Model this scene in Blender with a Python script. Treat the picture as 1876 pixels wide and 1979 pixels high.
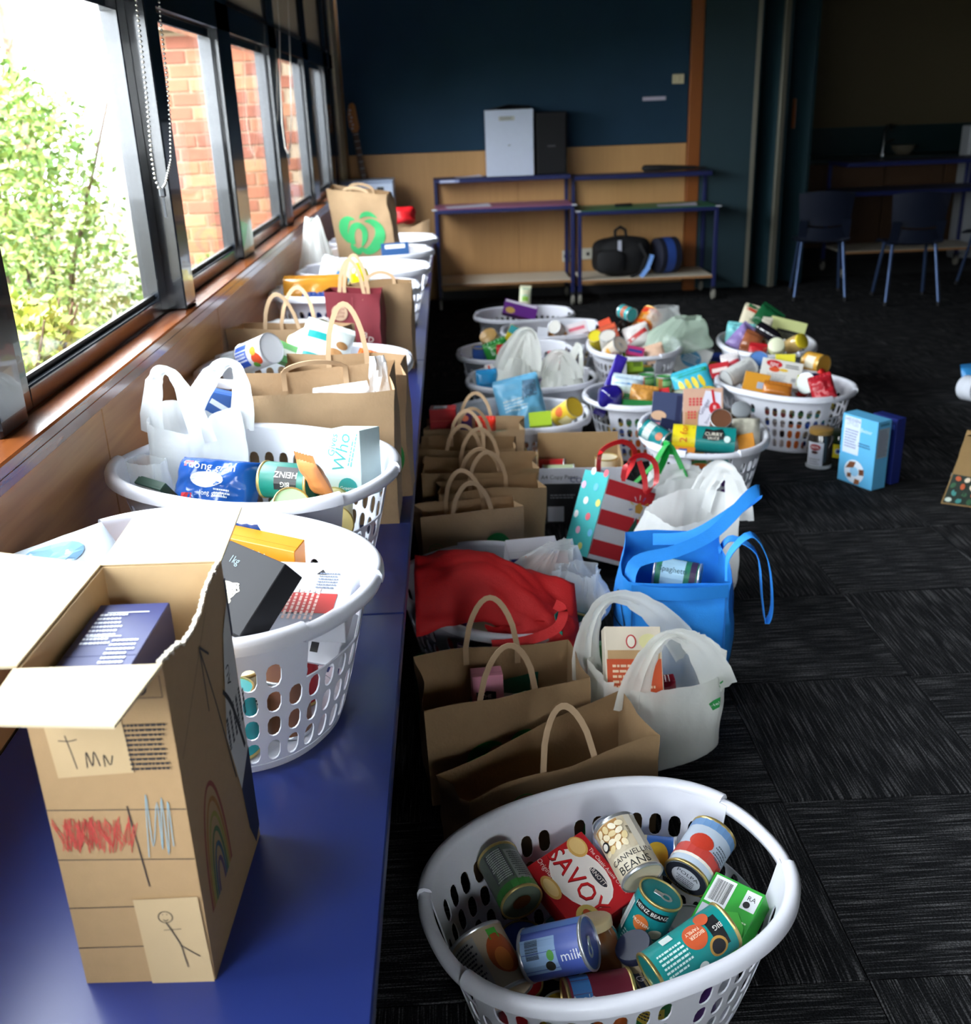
import bpy, bmesh, math, random
from mathutils import Vector, Matrix, noise
PI = math.pi
EXPO, SKY = 3.2, 3.0
for _o in list(bpy.data.objects): bpy.data.objects.remove(_o)
S = bpy.context.scene
COL = S.collection
V3 = Vector
# ------------------------------------------------------------------ camera
F_PX, CX, CY = 1980.0, 938.0, 990.0
PITCH, YAW, ROLL, HC = math.radians(21.54), math.radians(1.33), math.radians(-2.16), 1.46
_f = V3((math.sin(YAW)*math.cos(PITCH), math.cos(YAW)*math.cos(PITCH), -math.sin(PITCH)))
_r0 = V3((math.cos(YAW), -math.sin(YAW), 0)); _u0 = _r0.cross(_f)
_r = _r0*math.cos(ROLL) + _u0*math.sin(ROLL); _u = _u0*math.cos(ROLL) - _r0*math.sin(ROLL)
CAM_O = V3((0, 0, HC))
cd = bpy.data.cameras.new('camera'); cam = bpy.data.objects.new('camera', cd); COL.objects.link(cam)
cam.matrix_world = Matrix(((_r.x, _u.x, -_f.x, 0), (_r.y, _u.y, -_f.y, 0), (_r.z, _u.z, -_f.z, HC), (0, 0, 0, 1)))
cd.sensor_fit = 'HORIZONTAL'; cd.sensor_width = 36.0; cd.lens = 36.0*F_PX/1876.0
cd.clip_start = 0.02; cd.clip_end = 200
cd.dof.use_dof = True; cd.dof.focus_distance = 1.75; cd.dof.aperture_fstop = 5.6
S.camera = cam
def ray(x, y): return _r*((x-CX)/F_PX) - _u*((y-CY)/F_PX) + _f
def W(x, y, z=0.0):                      # pixel -> point on the horizontal plane at height z
    d = ray(x, y); return CAM_O + d*((z-HC)/d.z)
def WY(x, y, Y): d = ray(x, y); return CAM_O + d*(Y/d.y)
def WX(x, y, X): d = ray(x, y); return CAM_O + d*(X/d.x)
# ------------------------------------------------------------------ world, light, exposure
S.view_settings.view_transform = 'Standard'; S.view_settings.look = 'None'
S.view_settings.gamma = 1.0; S.view_settings.use_curve_mapping = False
S.view_settings.exposure = EXPO
wd = bpy.data.worlds.new('overcast_sky'); S.world = wd; wd.use_nodes = True
_n = wd.node_tree.nodes; _l = wd.node_tree.links
_bg = _n['Background']; _bg.inputs[1].default_value = SKY
_tc = _n.new('ShaderNodeTexCoord'); _nz = _n.new('ShaderNodeTexNoise'); _nz.inputs['Scale'].default_value = 2.5; _nz.inputs['Detail'].default_value = 4
_rp = _n.new('ShaderNodeValToRGB'); _rp.color_ramp.elements[0].color = (0.80, 0.88, 1.0, 1); _rp.color_ramp.elements[1].color = (1.0, 1.0, 1.0, 1)
_l.new(_tc.outputs['Generated'], _nz.inputs['Vector']); _l.new(_nz.outputs['Fac'], _rp.inputs[0]); _l.new(_rp.outputs[0], _bg.inputs[0])
def portal(y0, y1, z0, z1):
    ld = bpy.data.lights.new('window_daylight', 'AREA'); ld.shape = 'RECTANGLE'; ld.size = y1-y0; ld.size_y = z1-z0
    ld.cycles.is_portal = True
    o = bpy.data.objects.new('window_daylight', ld); COL.objects.link(o)
    o.matrix_world = Matrix(((0, 0, -1, -0.98), (1, 0, 0, (y0+y1)/2), (0, -1, 0, (z0+z1)/2), (0, 0, 0, 1)))   # -Z looks to +X
    return o
portal(-1.85, 8.3, 0.97, 1.80)
o = portal(0, .8, 1.2, 2.0); o.matrix_world = Matrix(((1, 0, 0, .7), (0, 0, -1, -2.08), (0, 1, 0, 1.6), (0, 0, 0, 1))) @ Matrix.Rotation(PI, 4, 'Y')   # portal for the unseen window added behind the photographer
# ------------------------------------------------------------------ materials
def hx(s):
    s = s.lstrip('#'); c = [int(s[i:i+2], 16)/255 for i in (0, 2, 4)]
    return tuple(x/12.92 if x <= .04045 else ((x+.055)/1.055)**2.4 for x in c)
_MC = {}
def M(col, rough=.5, metal=0.0, var=.07, scale=25.0, bump=0.0, bscale=60.0, stretch=None, spec=.5, coat=0.0, name=None, trans=0.0, alpha=1.0):
    if isinstance(col, str): col = hx(col)
    key = (tuple(round(c, 4) for c in col), rough, metal, var, scale, bump, bscale, stretch, spec, coat, trans, alpha)
    if key in _MC: return _MC[key]
    m = bpy.data.materials.new(name or 'mat'); m.use_nodes = True
    nt = m.node_tree; N = nt.nodes; L = nt.links; b = N['Principled BSDF']
    b.inputs['Roughness'].default_value = rough; b.inputs['Metallic'].default_value = metal
    b.inputs['Specular IOR Level'].default_value = spec; b.inputs['Coat Weight'].default_value = coat
    b.inputs['Transmission Weight'].default_value = trans; b.inputs['Alpha'].default_value = alpha
    tc = N.new('ShaderNodeTexCoord'); src = tc.outputs['Object']
    if stretch:
        mp = N.new('ShaderNodeMapping'); mp.inputs['Scale'].default_value = stretch; L.new(src, mp.inputs[0]); src = mp.outputs[0]
    nz = N.new('ShaderNodeTexNoise'); nz.inputs['Scale'].default_value = scale; nz.inputs['Detail'].default_value = 3
    L.new(src, nz.inputs['Vector'])
    mx = N.new('ShaderNodeMix'); mx.data_type = 'RGBA'
    mx.inputs['A'].default_value = (*[c*(1-var) for c in col], 1); mx.inputs['B'].default_value = (*[min(1, c*(1+var)) for c in col], 1)
    L.new(nz.outputs['Fac'], mx.inputs['Factor']); L.new(mx.outputs['Result'], b.inputs['Base Color'])
    if bump:
        n2 = N.new('ShaderNodeTexNoise'); n2.inputs['Scale'].default_value = bscale; n2.inputs['Detail'].default_value = 4; L.new(src, n2.inputs['Vector'])
        bp = N.new('ShaderNodeBump'); bp.inputs['Strength'].default_value = bump; bp.inputs['Distance'].default_value = .01
        L.new(n2.outputs['Fac'], bp.inputs['Height']); L.new(bp.outputs[0], b.inputs['Normal'])
    _MC[key] = m; return m
def film(col, transp, transl, rough=.3, name='film', gloss=.25, bump=.0):      # thin plastic film: some light straight through, some scattered through
    if isinstance(col, str): col = hx(col)
    m = bpy.data.materials.new(name); m.use_nodes = True; nt = m.node_tree; N = nt.nodes; L = nt.links
    out = N['Material Output']; b = N['Principled BSDF']; b.inputs['Base Color'].default_value = (*col, 1); b.inputs['Roughness'].default_value = rough
    tl = N.new('ShaderNodeBsdfTranslucent'); tl.inputs[0].default_value = (*col, 1)
    tp = N.new('ShaderNodeBsdfTransparent'); tp.inputs[0].default_value = (1, 1, 1, 1)
    tc = N.new('ShaderNodeTexCoord'); nz = N.new('ShaderNodeTexNoise'); nz.inputs['Scale'].default_value = 45; nz.inputs['Detail'].default_value = 3
    L.new(tc.outputs['Object'], nz.inputs['Vector'])
    bp = N.new('ShaderNodeBump'); bp.inputs['Strength'].default_value = .35+bump; bp.inputs['Distance'].default_value = .006
    L.new(nz.outputs['Fac'], bp.inputs['Height']); L.new(bp.outputs[0], b.inputs['Normal'])
    a = N.new('ShaderNodeMixShader'); a.inputs[0].default_value = transl; L.new(b.outputs[0], a.inputs[1]); L.new(tl.outputs[0], a.inputs[2])
    c = N.new('ShaderNodeMixShader'); c.inputs[0].default_value = transp; L.new(a.outputs[0], c.inputs[1]); L.new(tp.outputs[0], c.inputs[2])
    L.new(c.outputs[0], out.inputs['Surface']); return m
def glass_mat():
    m = bpy.data.materials.new('window_glass'); m.use_nodes = True; nt = m.node_tree; N = nt.nodes; L = nt.links
    N.remove(N['Principled BSDF']); out = N['Material Output']
    tp = N.new('ShaderNodeBsdfTransparent'); tp.inputs[0].default_value = (.97, .985, .98, 1)
    gl = N.new('ShaderNodeBsdfGlossy'); gl.inputs['Roughness'].default_value = .015
    lw = N.new('ShaderNodeLayerWeight'); pw = N.new('ShaderNodeMath'); pw.operation = 'POWER'; pw.inputs[1].default_value = 5; L.new(lw.outputs['Facing'], pw.inputs[0])
    fr = N.new('ShaderNodeMath'); fr.operation = 'MULTIPLY_ADD'; fr.inputs[1].default_value = .9; fr.inputs[2].default_value = .03; L.new(pw.outputs[0], fr.inputs[0])
    mx = N.new('ShaderNodeMixShader'); L.new(fr.outputs[0], mx.inputs[0]); L.new(tp.outputs[0], mx.inputs[1]); L.new(gl.outputs[0], mx.inputs[2])
    L.new(mx.outputs[0], out.inputs['Surface']); return m
def wood_mat(c1, c2, axis, rough=.4, scale=3.0, coat=0.0, name='wood'):
    m = bpy.data.materials.new(name); m.use_nodes = True; nt = m.node_tree; N = nt.nodes; L = nt.links; b = N['Principled BSDF']
    b.inputs['Roughness'].default_value = rough; b.inputs['Coat Weight'].default_value = coat; b.inputs['Coat Roughness'].default_value = .12
    tc = N.new('ShaderNodeTexCoord'); mp = N.new('ShaderNodeMapping')
    sc = [14.0, 14.0, 14.0]; sc[axis] = .8; mp.inputs['Scale'].default_value = sc
    L.new(tc.outputs['Object'], mp.inputs[0])
    nz = N.new('ShaderNodeTexNoise'); nz.inputs['Scale'].default_value = scale; nz.inputs['Detail'].default_value = 6; nz.inputs['Distortion'].default_value = .6
    L.new(mp.outputs[0], nz.inputs['Vector'])
    rp = N.new('ShaderNodeValToRGB'); rp.color_ramp.elements[0].position = .3; rp.color_ramp.elements[1].position = .72
    rp.color_ramp.elements[0].color = (*hx(c1), 1); rp.color_ramp.elements[1].color = (*hx(c2), 1)
    L.new(nz.outputs['Fac'], rp.inputs[0]); L.new(rp.outputs[0], b.inputs['Base Color']); return m
def carpet_mat():
    m = bpy.data.materials.new('carpet'); m.use_nodes = True; nt = m.node_tree; N = nt.nodes; L = nt.links; b = N['Principled BSDF']
    b.inputs['Roughness'].default_value = .95; b.inputs['Specular IOR Level'].default_value = .1
    tc = N.new('ShaderNodeTexCoord'); oi = N.new('ShaderNodeObjectInfo')
    ad = N.new('ShaderNodeVectorMath'); ad.operation = 'MULTIPLY_ADD'; ad.inputs[1].default_value = (1, 1, 1)
    cb = N.new('ShaderNodeCombineXYZ'); mu = N.new('ShaderNodeMath'); mu.operation = 'MULTIPLY'; mu.inputs[1].default_value = 37.0
    L.new(oi.outputs['Random'], mu.inputs[0]); L.new(mu.outputs[0], cb.inputs[0]); L.new(mu.outputs[0], cb.inputs[1])
    L.new(tc.outputs['Object'], ad.inputs[0]); L.new(cb.outputs[0], ad.inputs[2])
    mp = N.new('ShaderNodeMapping'); mp.inputs['Scale'].default_value = (300, 7, 1); L.new(ad.outputs[0], mp.inputs[0])
    nz = N.new('ShaderNodeTexNoise'); nz.inputs['Scale'].default_value = 1; nz.inputs['Detail'].default_value = 1.5; L.new(mp.outputs[0], nz.inputs['Vector'])
    rp = N.new('ShaderNodeValToRGB'); rp.color_ramp.elements[0].position = .50; rp.color_ramp.elements[1].position = .74
    rp.color_ramp.elements[0].color = (.0115, .012, .014, 1); rp.color_ramp.elements[1].color = (.14, .14, .145, 1)
    L.new(nz.outputs['Fac'], rp.inputs[0])
    n2 = N.new('ShaderNodeTexNoise'); n2.inputs['Scale'].default_value = 260; L.new(ad.outputs[0], n2.inputs['Vector'])
    mx = N.new('ShaderNodeMix'); mx.data_type = 'RGBA'; mx.blend_type = 'MULTIPLY'; mx.inputs['Factor'].default_value = .85
    r2 = N.new('ShaderNodeValToRGB'); r2.color_ramp.elements[0].position = .42; r2.color_ramp.elements[1].position = .6; r2.color_ramp.elements[0].color = (.25, .25, .25, 1)
    L.new(n2.outputs['Fac'], r2.inputs[0]); L.new(rp.outputs[0], mx.inputs['A']); L.new(r2.outputs[0], mx.inputs['B']); L.new(mx.outputs['Result'], b.inputs['Base Color'])
    bp = N.new('ShaderNodeBump'); bp.inputs['Strength'].default_value = .6; bp.inputs['Distance'].default_value = .004
    L.new(n2.outputs['Fac'], bp.inputs['Height']); L.new(bp.outputs[0], b.inputs['Normal'])
    return m
# ------------------------------------------------------------------ mesh helpers
class MB:
    def __init__(s): s.v = []; s.f = []
    def add(s, vs, fs):
        o = len(s.v); s.v += [tuple(p) for p in vs]; s.f += [tuple(i+o for i in f) for f in fs]; return s
    def box(s, x0, x1, y0, y1, z0, z1):
        return s.add([(x0,y0,z0),(x1,y0,z0),(x1,y1,z0),(x0,y1,z0),(x0,y0,z1),(x1,y0,z1),(x1,y1,z1),(x0,y1,z1)],
                     [(0,3,2,1),(4,5,6,7),(0,1,5,4),(1,2,6,5),(2,3,7,6),(3,0,4,7)])
    def bbox(s, x0, x1, y0, y1, z0, z1, b):          # box with chamfered edges
        pts = []
        for sx, xa in ((0, x0), (1, x1)):
            for sy, ya in ((0, y0), (1, y1)):
                for sz, za in ((0, z0), (1, z1)):
                    ix = b if sx == 0 else -b; iy = b if sy == 0 else -b; iz = b if sz == 0 else -b
                    pts += [(xa, ya+iy, za+iz), (xa+ix, ya, za+iz), (xa+ix, ya+iy, za)]
        bm = bmesh.new(); [bm.verts.new(p) for p in pts]; bmesh.ops.convex_hull(bm, input=bm.verts[:])
        bm.verts.index_update(); bmesh.ops.dissolve_limit(bm, angle_limit=.01, verts=bm.verts[:], edges=bm.edges[:])
        bm.verts.ensure_lookup_table(); bm.verts.index_update()
        s.add([v.co[:] for v in bm.verts], [[v.index for v in f.verts] for f in bm.faces]); bm.free(); return s
    def lathe(s, prof, n=24, cap=True):              # prof: list of (r, z)
        vs = []; fs = []
        for r, z in prof:
            for i in range(n): a = 2*PI*i/n; vs.append((r*math.cos(a), r*math.sin(a), z))
        for j in range(len(prof)-1):
            for i in range(n):
                k = (i+1) % n; fs.append((j*n+i, j*n+k, (j+1)*n+k, (j+1)*n+i))
        if cap:
            if prof[0][0] > 1e-6: fs.append(tuple(range(n-1, -1, -1)))
            if prof[-1][0] > 1e-6: fs.append(tuple((len(prof)-1)*n+i for i in range(n)))
        return s.add(vs, fs)
    def tube(s, path, r, n=8, cap=True, flat=None):  # flat: (half width, half thickness, up) for strips
        P = [V3(p) for p in path]; vs = []; fs = []; up = None
        for i, p in enumerate(P):
            t = (P[min(i+1, len(P)-1)] - P[max(i-1, 0)]).normalized()
            if up is None:
                up = V3((0, 0, 1)) if abs(t.z) < .9 else V3((1, 0, 0))
            if flat and flat[2] is not None: sd = V3(flat[2]); sd = (sd - t*sd.dot(t)).normalized(); nn = t.cross(sd)
            else: sd = t.cross(up).normalized(); nn = sd.cross(t); up = nn
            rr = r[i] if isinstance(r, (list, tuple)) else r
            for k in range(n):
                a = 2*PI*k/n
                if flat: q = sd*(flat[0]*math.copysign(abs(math.cos(a))**.4, math.cos(a))*(rr if r else 1)) + nn*(flat[1]*math.sin(a))
                else: q = sd*(rr*math.cos(a)) + nn*(rr*math.sin(a))
                vs.append(tuple(p+q))
        for j in range(len(P)-1):
            for k in range(n): fs.append((j*n+k, j*n+(k+1) % n, (j+1)*n+(k+1) % n, (j+1)*n+k))
        if cap: fs.append(tuple(range(n-1, -1, -1))); fs.append(tuple((len(P)-1)*n+k for k in range(n)))
        return s.add(vs, fs)
    def grid(s, fn, nu, nv, cu=False, cv=False):     # fn(u, v) -> point, u v in 0..1
        vs = []; fs = []; a = nu if cu else nu+1; b = nv if cv else nv+1
        for j in range(b):
            for i in range(a): vs.append(tuple(fn(i/nu, j/nv)))
        for j in range(nv):
            for i in range(nu):
                i2 = (i+1) % a; j2 = (j+1) % b; fs.append((j*a+i, j*a+i2, j2*a+i2, j2*a+i))
        return s.add(vs, fs)
    def mesh(s, name, smooth=False, ang=None):
        me = bpy.data.meshes.new(name); me.from_pydata(s.v, [], s.f); me.update()
        if smooth:
            me.polygons.foreach_set('use_smooth', [True]*len(me.polygons))
            if ang: me.set_sharp_from_angle(angle=math.radians(ang))
        return me
def obj(name, me, mat=None, parent=None, smooth=False, ang=40, loc=None, rot=None, kind=None):
    if isinstance(me, MB): me = me.mesh(name, smooth, ang)
    o = bpy.data.objects.new(name, me); COL.objects.link(o)
    if mat is not None and not me.materials: me.materials.append(mat)
    if parent is not None: o.parent = parent
    if loc is not None: o.location = loc
    if rot is not None: o.rotation_euler = rot
    if kind: o['kind'] = kind
    return o
def tag(o, label, cat, group=None):
    o['label'] = label; o['category'] = cat
    if group: o['group'] = group
    return o
def thing(name, label, cat, loc=(0, 0, 0), rot=(0, 0, 0), group=None, mtx=None):
    o = bpy.data.objects.new(name, None); COL.objects.link(o); o.empty_display_size = .05
    if mtx is not None: o.matrix_world = mtx
    else: o.location = loc; o.rotation_euler = rot
    return tag(o, label, cat, group)
def struct(name, me, mat, parent=None, smooth=False):
    o = obj(name, me, mat, parent, smooth)
    if parent is None: o['kind'] = 'structure'
    return o
def copy_tree(o, parent=None):
    c = o.copy(); COL.objects.link(c); c.parent = parent
    for ch in list(o.children): copy_tree(ch, c)
    return c
def mtx(x, y, z, p):
    return Matrix(((x.x, y.x, z.x, p.x), (x.y, y.y, z.y, p.y), (x.z, y.z, z.z, p.z), (0, 0, 0, 1)))
def zframe(axis, p, face=None):                      # z along axis, -y turned towards face (default: the photographer's side)
    z = axis.normalized(); tgt = (face if face is not None else (CAM_O - p)); y = -(tgt - z*tgt.dot(z))
    if y.length < 1e-4: y = V3((0, 1, 0))
    y.normalize(); return mtx(y.cross(z), y, z, p)
BOX = None                                           # while set: (centre x, y, half depth, top z) of the basket being filled
def inb(px_, py_, dy=0.0):                           # pixel -> point inside the basket being filled
    _, by, hd, tz = BOX
    Y = min(by+hd, max(by-hd, W(px_, py_, tz).y + dy)); return WY(px_, py_, Y)
def P3(q): return q if isinstance(q, Vector) else (inb(q[0], q[1]) if BOX else W(*q))
LEAN = 18.0
def ff(c, r, u, depth=0.0):
    if BOX and not isinstance(c, Vector):
        p = inb(c[0], c[1]); d = (p-CAM_O).normalized(); x = _r*(r[0]-c[0]) - _u*(r[1]-c[1]); x = (x - d*x.dot(d)).normalized(); z0 = x.cross(d)
        t = math.radians(LEAN); y = d*math.cos(t) - z0*math.sin(t); z = z0*math.cos(t) + d*math.sin(t)
        return mtx(x, y, z, p + y*depth/2)
    return ff0(c, r, u, depth)
def ff0(c, r, u, depth=0.0):                          # frame from face centre, a point to its right and one above: x right, z up, -y out of the face
    c, r, u = (W(*q) if not isinstance(q, Vector) else q for q in (c, r, u))
    x = (r-c).normalized(); z = (u-c); z = (z - x*z.dot(x)).normalized(); y = z.cross(x)
    return mtx(x, y, z, c + y*depth/2)
# ------------------------------------------------------------------ flat print: lettering and shapes laid on a surface
_TC = {}
def text_geo(s):
    if s in _TC: return _TC[s]
    cu = bpy.data.curves.new('t', 'FONT'); cu.body = s; cu.align_x = 'CENTER'; cu.align_y = 'CENTER'; cu.resolution_u = 2
    o = bpy.data.objects.new('t', cu); COL.objects.link(o); dg = bpy.context.evaluated_depsgraph_get()
    me = bpy.data.meshes.new_from_object(o.evaluated_get(dg)); bpy.data.objects.remove(o); bpy.data.curves.remove(cu)
    r = ([v.co.xy[:] for v in me.vertices], [tuple(p.vertices) for p in me.polygons]); bpy.data.meshes.remove(me)
    _TC[s] = r; return r
def poly2(pts, cut=0):                                       # filled outline, triangulated
    bm = bmesh.new(); vs = [bm.verts.new((x, y, 0)) for x, y in pts]; f = bm.faces.new(vs)
    bmesh.ops.triangulate(bm, faces=[f], ngon_method='EAR_CLIP')
    if cut:
        for _ in range(3):
            es = [e for e in bm.edges if e.calc_length() > cut]
            if not es: break
            bmesh.ops.subdivide_edges(bm, edges=es, cuts=1); bmesh.ops.triangulate(bm, faces=bm.faces[:])
    bm.verts.index_update()
    r = ([v.co.xy[:] for v in bm.verts], [tuple(v.index for v in g.verts) for g in bm.faces]); bm.free(); return r
def ribbon2(pts):                                     # stroke of varying half width: (x, y, w)
    P = []
    for i in range(len(pts)-1):                       # catmull smoothing
        p0, p1, p2, p3 = pts[max(i-1, 0)], pts[i], pts[i+1], pts[min(i+2, len(pts)-1)]
        for k in range(5):
            t = k/5; P.append(tuple(.5*((2*b)+(-a+c)*t+(2*a-5*b+4*c-d)*t*t+(-a+3*b-3*c+d)*t**3) for a, b, c, d in zip(p0, p1, p2, p3)))
    P.append(pts[-1]); vs = []; fs = []
    for i, (x, y, w) in enumerate(P):
        a = P[max(i-1, 0)]; b = P[min(i+1, len(P)-1)]; dx, dy = b[0]-a[0], b[1]-a[1]; l = math.hypot(dx, dy) or 1
        w = max(w, .0003); vs += [(x-dy/l*w, y+dx/l*w), (x+dy/l*w, y-dx/l*w)]
        if i: fs.append((2*i-2, 2*i-1, 2*i+1, 2*i))
    return vs, fs
def disc2(rx, ry, n=20):
    k = 1 if max(rx, ry) < .009 else 3; vs = [(0, 0)]; fs = []
    for j in range(1, k+1): vs += [(rx*j/k*math.cos(2*PI*i/n), ry*j/k*math.sin(2*PI*i/n)) for i in range(n)]
    for i in range(n): fs.append((0, 1+i, 1+(i+1) % n))
    for j in range(k-1):
        for i in range(n): fs.append((1+j*n+i, 1+(j+1)*n+i, 1+(j+1)*n+(i+1) % n, 1+j*n+(i+1) % n))
    return vs, fs
def ell2(rx, ry, n=20): return [(rx*math.cos(2*PI*i/n), ry*math.sin(2*PI*i/n)) for i in range(n)]
def shape2(p):                                        # p = (kind, cx, cy, ..., colour [, rot])
    k = p[0]; rot = 0
    if k == 'rect': _, cx, cy, w, h, c = p[:6]; rot = p[6] if len(p) > 6 else 0; nx = max(1, int(w/.012)); g = ([(-w/2+w*i/nx, y) for i in range(nx+1) for y in (-h/2, h/2)], [(2*i, 2*i+2, 2*i+3, 2*i+1) for i in range(nx)])
    elif k == 'ell': _, cx, cy, rx, ry, c = p[:6]; rot = p[6] if len(p) > 6 else 0; g = disc2(rx, ry)
    elif k == 'text': _, cx, cy, sz, s, c = p[:6]; rot = p[6] if len(p) > 6 else 0; v, f = text_geo(s); g = ([(x*sz, y*sz) for x, y in v], f)
    elif k == 'poly': _, cx, cy, pts, c = p[:5]; g = poly2(pts, .016)
    elif k == 'rib': _, cx, cy, pts, c = p[:5]; g = ribbon2(pts)
    elif k == 'bars': _, cx, cy, w, h, c = p[:6]; rot = p[6] if len(p) > 6 else 0; v = []; f = []; x = -w/2; q = random.Random(int(w*9e4)); 
    elif k == 'lines': _, cx, cy, w, h, c = p[:6]; rot = p[6] if len(p) > 6 else 0; nl = p[7] if len(p) > 7 else 6; v = []; f = []; q = random.Random(int(w*7e4)+nl)
    if k == 'bars':
        while x < w/2:
            t = q.choice((.012, .02, .035))*w; o = len(v); v += [(x, -h/2), (x+t, -h/2), (x+t, h/2), (x, h/2)]; f.append((o, o+1, o+2, o+3)); x += t + q.choice((.015, .03))*w
        g = (v, f)
    if k == 'lines':                                  # rows of small print
        for j in range(nl):
            y = h/2 - h*(j+.5)/nl; x = -w/2; e = w/2*q.uniform(.55, 1)
            while x < e:
                t = q.uniform(.05, .16)*w; o = len(v); t = min(t, e-x+.001); hh = h/nl*.24
                v += [(x, y-hh), (x+t, y-hh), (x+t, y+hh), (x, y+hh)]; f.append((o, o+1, o+2, o+3)); x += t+.025*w
        g = (v, f)
    if rot:
        a = math.radians(rot); ca, sa = math.cos(a), math.sin(a); g = ([(x*ca-y*sa, x*sa+y*ca) for x, y in g[0]], g[1])
    return [(x+cx, y+cy) for x, y in g[0]], g[1], c
PN = {'rect': 'label_panel', 'ell': 'label_patch', 'text': 'lettering', 'poly': 'emblem', 'rib': 'emblem', 'bars': 'barcode', 'lines': 'small_print'}
def prints(parent, plist, fn, rough=.45, off=.0005):
    for i, p in enumerate(plist):
        vs, fs, c = shape2(p)
        me = bpy.data.meshes.new('print'); me.from_pydata([tuple(fn(x, y, off + i*.00012)) for x, y in vs], [], fs)
        obj(PN[p[0]], me, c if isinstance(c, bpy.types.Material) else M(c, rough, var=.04), parent)
# ================================================================== the room
ZB = .52                                             # bench height
XW = -.763                                           # inner face of the window wall
YB = 8.5                                             # back wall
m_carpet = carpet_mat()
m_alu = M('#171c23', .2, var=.12, scale=9, coat=.4)
m_glass = glass_mat(); m_blind = film('#9a9182', .0, .16, .8, 'blind_cloth')
m_sill = wood_mat('#6a3416', '#94552a', 1, rough=.25, coat=.6, name='varnished_sill')
m_ply = wood_mat('#a87648', '#bd8c5a', 1, rough=.45, coat=.15, name='plywood')
m_wallwood = wood_mat('#bb8c57', '#c3945e', 2, rough=.55, name='wall_board')
m_teal = M('#0f334a', .85, var=.1, scale=6, bump=.15, bscale=220)
m_teal2 = M('#0a2d36', .7, var=.12, scale=5)
m_cream = M('#cfc3a0', .5)
m_white = M('#dfe2ea', .45)
m_dark = M('#0b0b10', .8)
m_ceil = M('#55534f', .9)
struct('floor', MB().box(-.95, 6.5, -1.9, 10.6, -.12, -.006), M('#15161a', .9))
FL = bpy.data.objects['floor']
tile = MB().bbox(-.249, .249, -.249, .249, -.006, 0, .002).mesh('carpet_tile'); tile.materials.append(m_carpet)
for i in range(-2, 10):
    for j in range(-1, 16):
        o = obj('carpet_tile', tile, None, FL, loc=(.43+.5*i, 1.11+.5*j, 0), rot=(0, 0, 0 if (i+j) % 2 else PI/2))
struct('ceiling', MB().box(-.95, 6.5, -1.9, 10.6, 2.75, 2.87), m_ceil)
struct('wall_right', MB().box(6.5, 6.6, -1.9, 10.6, 0, 2.75), M('#2a2c30', .9))
YR = -1.9
struct('wall_rear', MB().box(-.95, .3, YR-.1, YR, 0, 2.75).box(1.1, 6.5, YR-.1, YR, 0, 2.75).box(.3, 1.1, YR-.1, YR, 0, 1.2).box(.3, 1.1, YR-.1, YR, 2.0, 2.75), M('#3c3e44', .9))
wr = struct('window_30', MB().bbox(.3, .34, YR-.08, YR-.02, 1.2, 2.0, .003).bbox(1.06, 1.1, YR-.08, YR-.02, 1.2, 2.0, .003).bbox(.34, 1.06, YR-.08, YR-.02, 1.2, 1.24, .003).bbox(.34, 1.06, YR-.08, YR-.02, 1.96, 2.0, .003), m_alu)  # unseen window, added to bring daylight onto the front basket
obj('window_pane', MB().box(.34, 1.06, YR-.053, YR-.047, 1.24, 1.96), m_glass, wr)
wl = struct('wall_left', MB().box(-.95, XW-.006, -1.9, YB, 0, .925).box(-.95, XW-.006, -1.9, YB, 2.62, 2.75), M('#6b5138', .7))
seams = [-1.9, -1.0, -.2, 1.0, 2.15, 3.35, 4.55, 5.75, 6.95, YB]
for a, b in zip(seams[:-1], seams[1:]):
    obj('wall_panel', MB().bbox(XW-.006, XW, a+.002, b-.002, ZB+.001, .897, .002), m_ply, wl)
struct('trim_1', MB().bbox(-.94, XW+.02, -1.9, YB, .925, .95, .004).bbox(XW, XW+.014, -1.9, YB, .897, .925, .003), m_sill)
# window posts and windows
mull = [-1.78, -.42, .73, 1.80, 3.04, 4.17, 5.33, 6.56, 7.62, 8.0]
XR, XG = -.795, -.845
p = MB()
for k, y in enumerate(mull):
    w = .115 if y != 3.04 else .06
    if y == 1.80: w = .06
    p.bbox(-.862, XR if y != 3.04 else XW-.002, y-w, y+w, .95, 2.62, .004)
post = struct('trim_2', p, m_alu)
struct('trim_3', MB().bbox(-.87, XR, -1.9, YB, 1.752, 1.85, .004), m_alu)
for k in range(len(mull)-1):
    y0, y1 = mull[k]+.116, mull[k+1]-.116
    if k == 3: y0 = 1.86; y1 = 2.979
    if k == 4: y0 = 3.101
    for z0, z1, low in ((.951, 1.751, 1), (1.851, 2.619, 0)):
        s, rl = (.034 if k != 3 else .075), .045
        fr = MB().bbox(XG-.017, XG+.03, y0, y0+s, z0, z1, .003).bbox(XG-.017, XG+.03, y1-s, y1, z0, z1, .003)
        fr.bbox(XG-.017, XG+.03, y0+s, y1-s, z0, z0+rl, .003).bbox(XG-.017, XG+.03, y0+s, y1-s, z1-.03, z1, .003)
        w = struct('window_%d' % (k*2+1+(1-low)), fr, m_alu)
        obj('window_pane', MB().box(XG-.003, XG+.003, y0+s-.004, y1-s+.004, z0+rl-.004, z1-.03+.004), m_glass, w)
        if not low:
            bo = obj('roller_blind', MB().box(XG+.034, XG+.0355, y0+.004, y1-.004, 1.87, 2.615), m_blind, w)
            obj('bottom_rail', MB().bbox(XG+.028, XG+.042, y0+.002, y1-.002, 1.853, 1.872, .004), M('#0c0e12', .4), bo)
        if low: obj('glazing_bead', MB().box(XG+.004, XG+.014, y0+s, y1-s, z0+rl, z0+rl+.012), M('#0d1013', .5), w)
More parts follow.
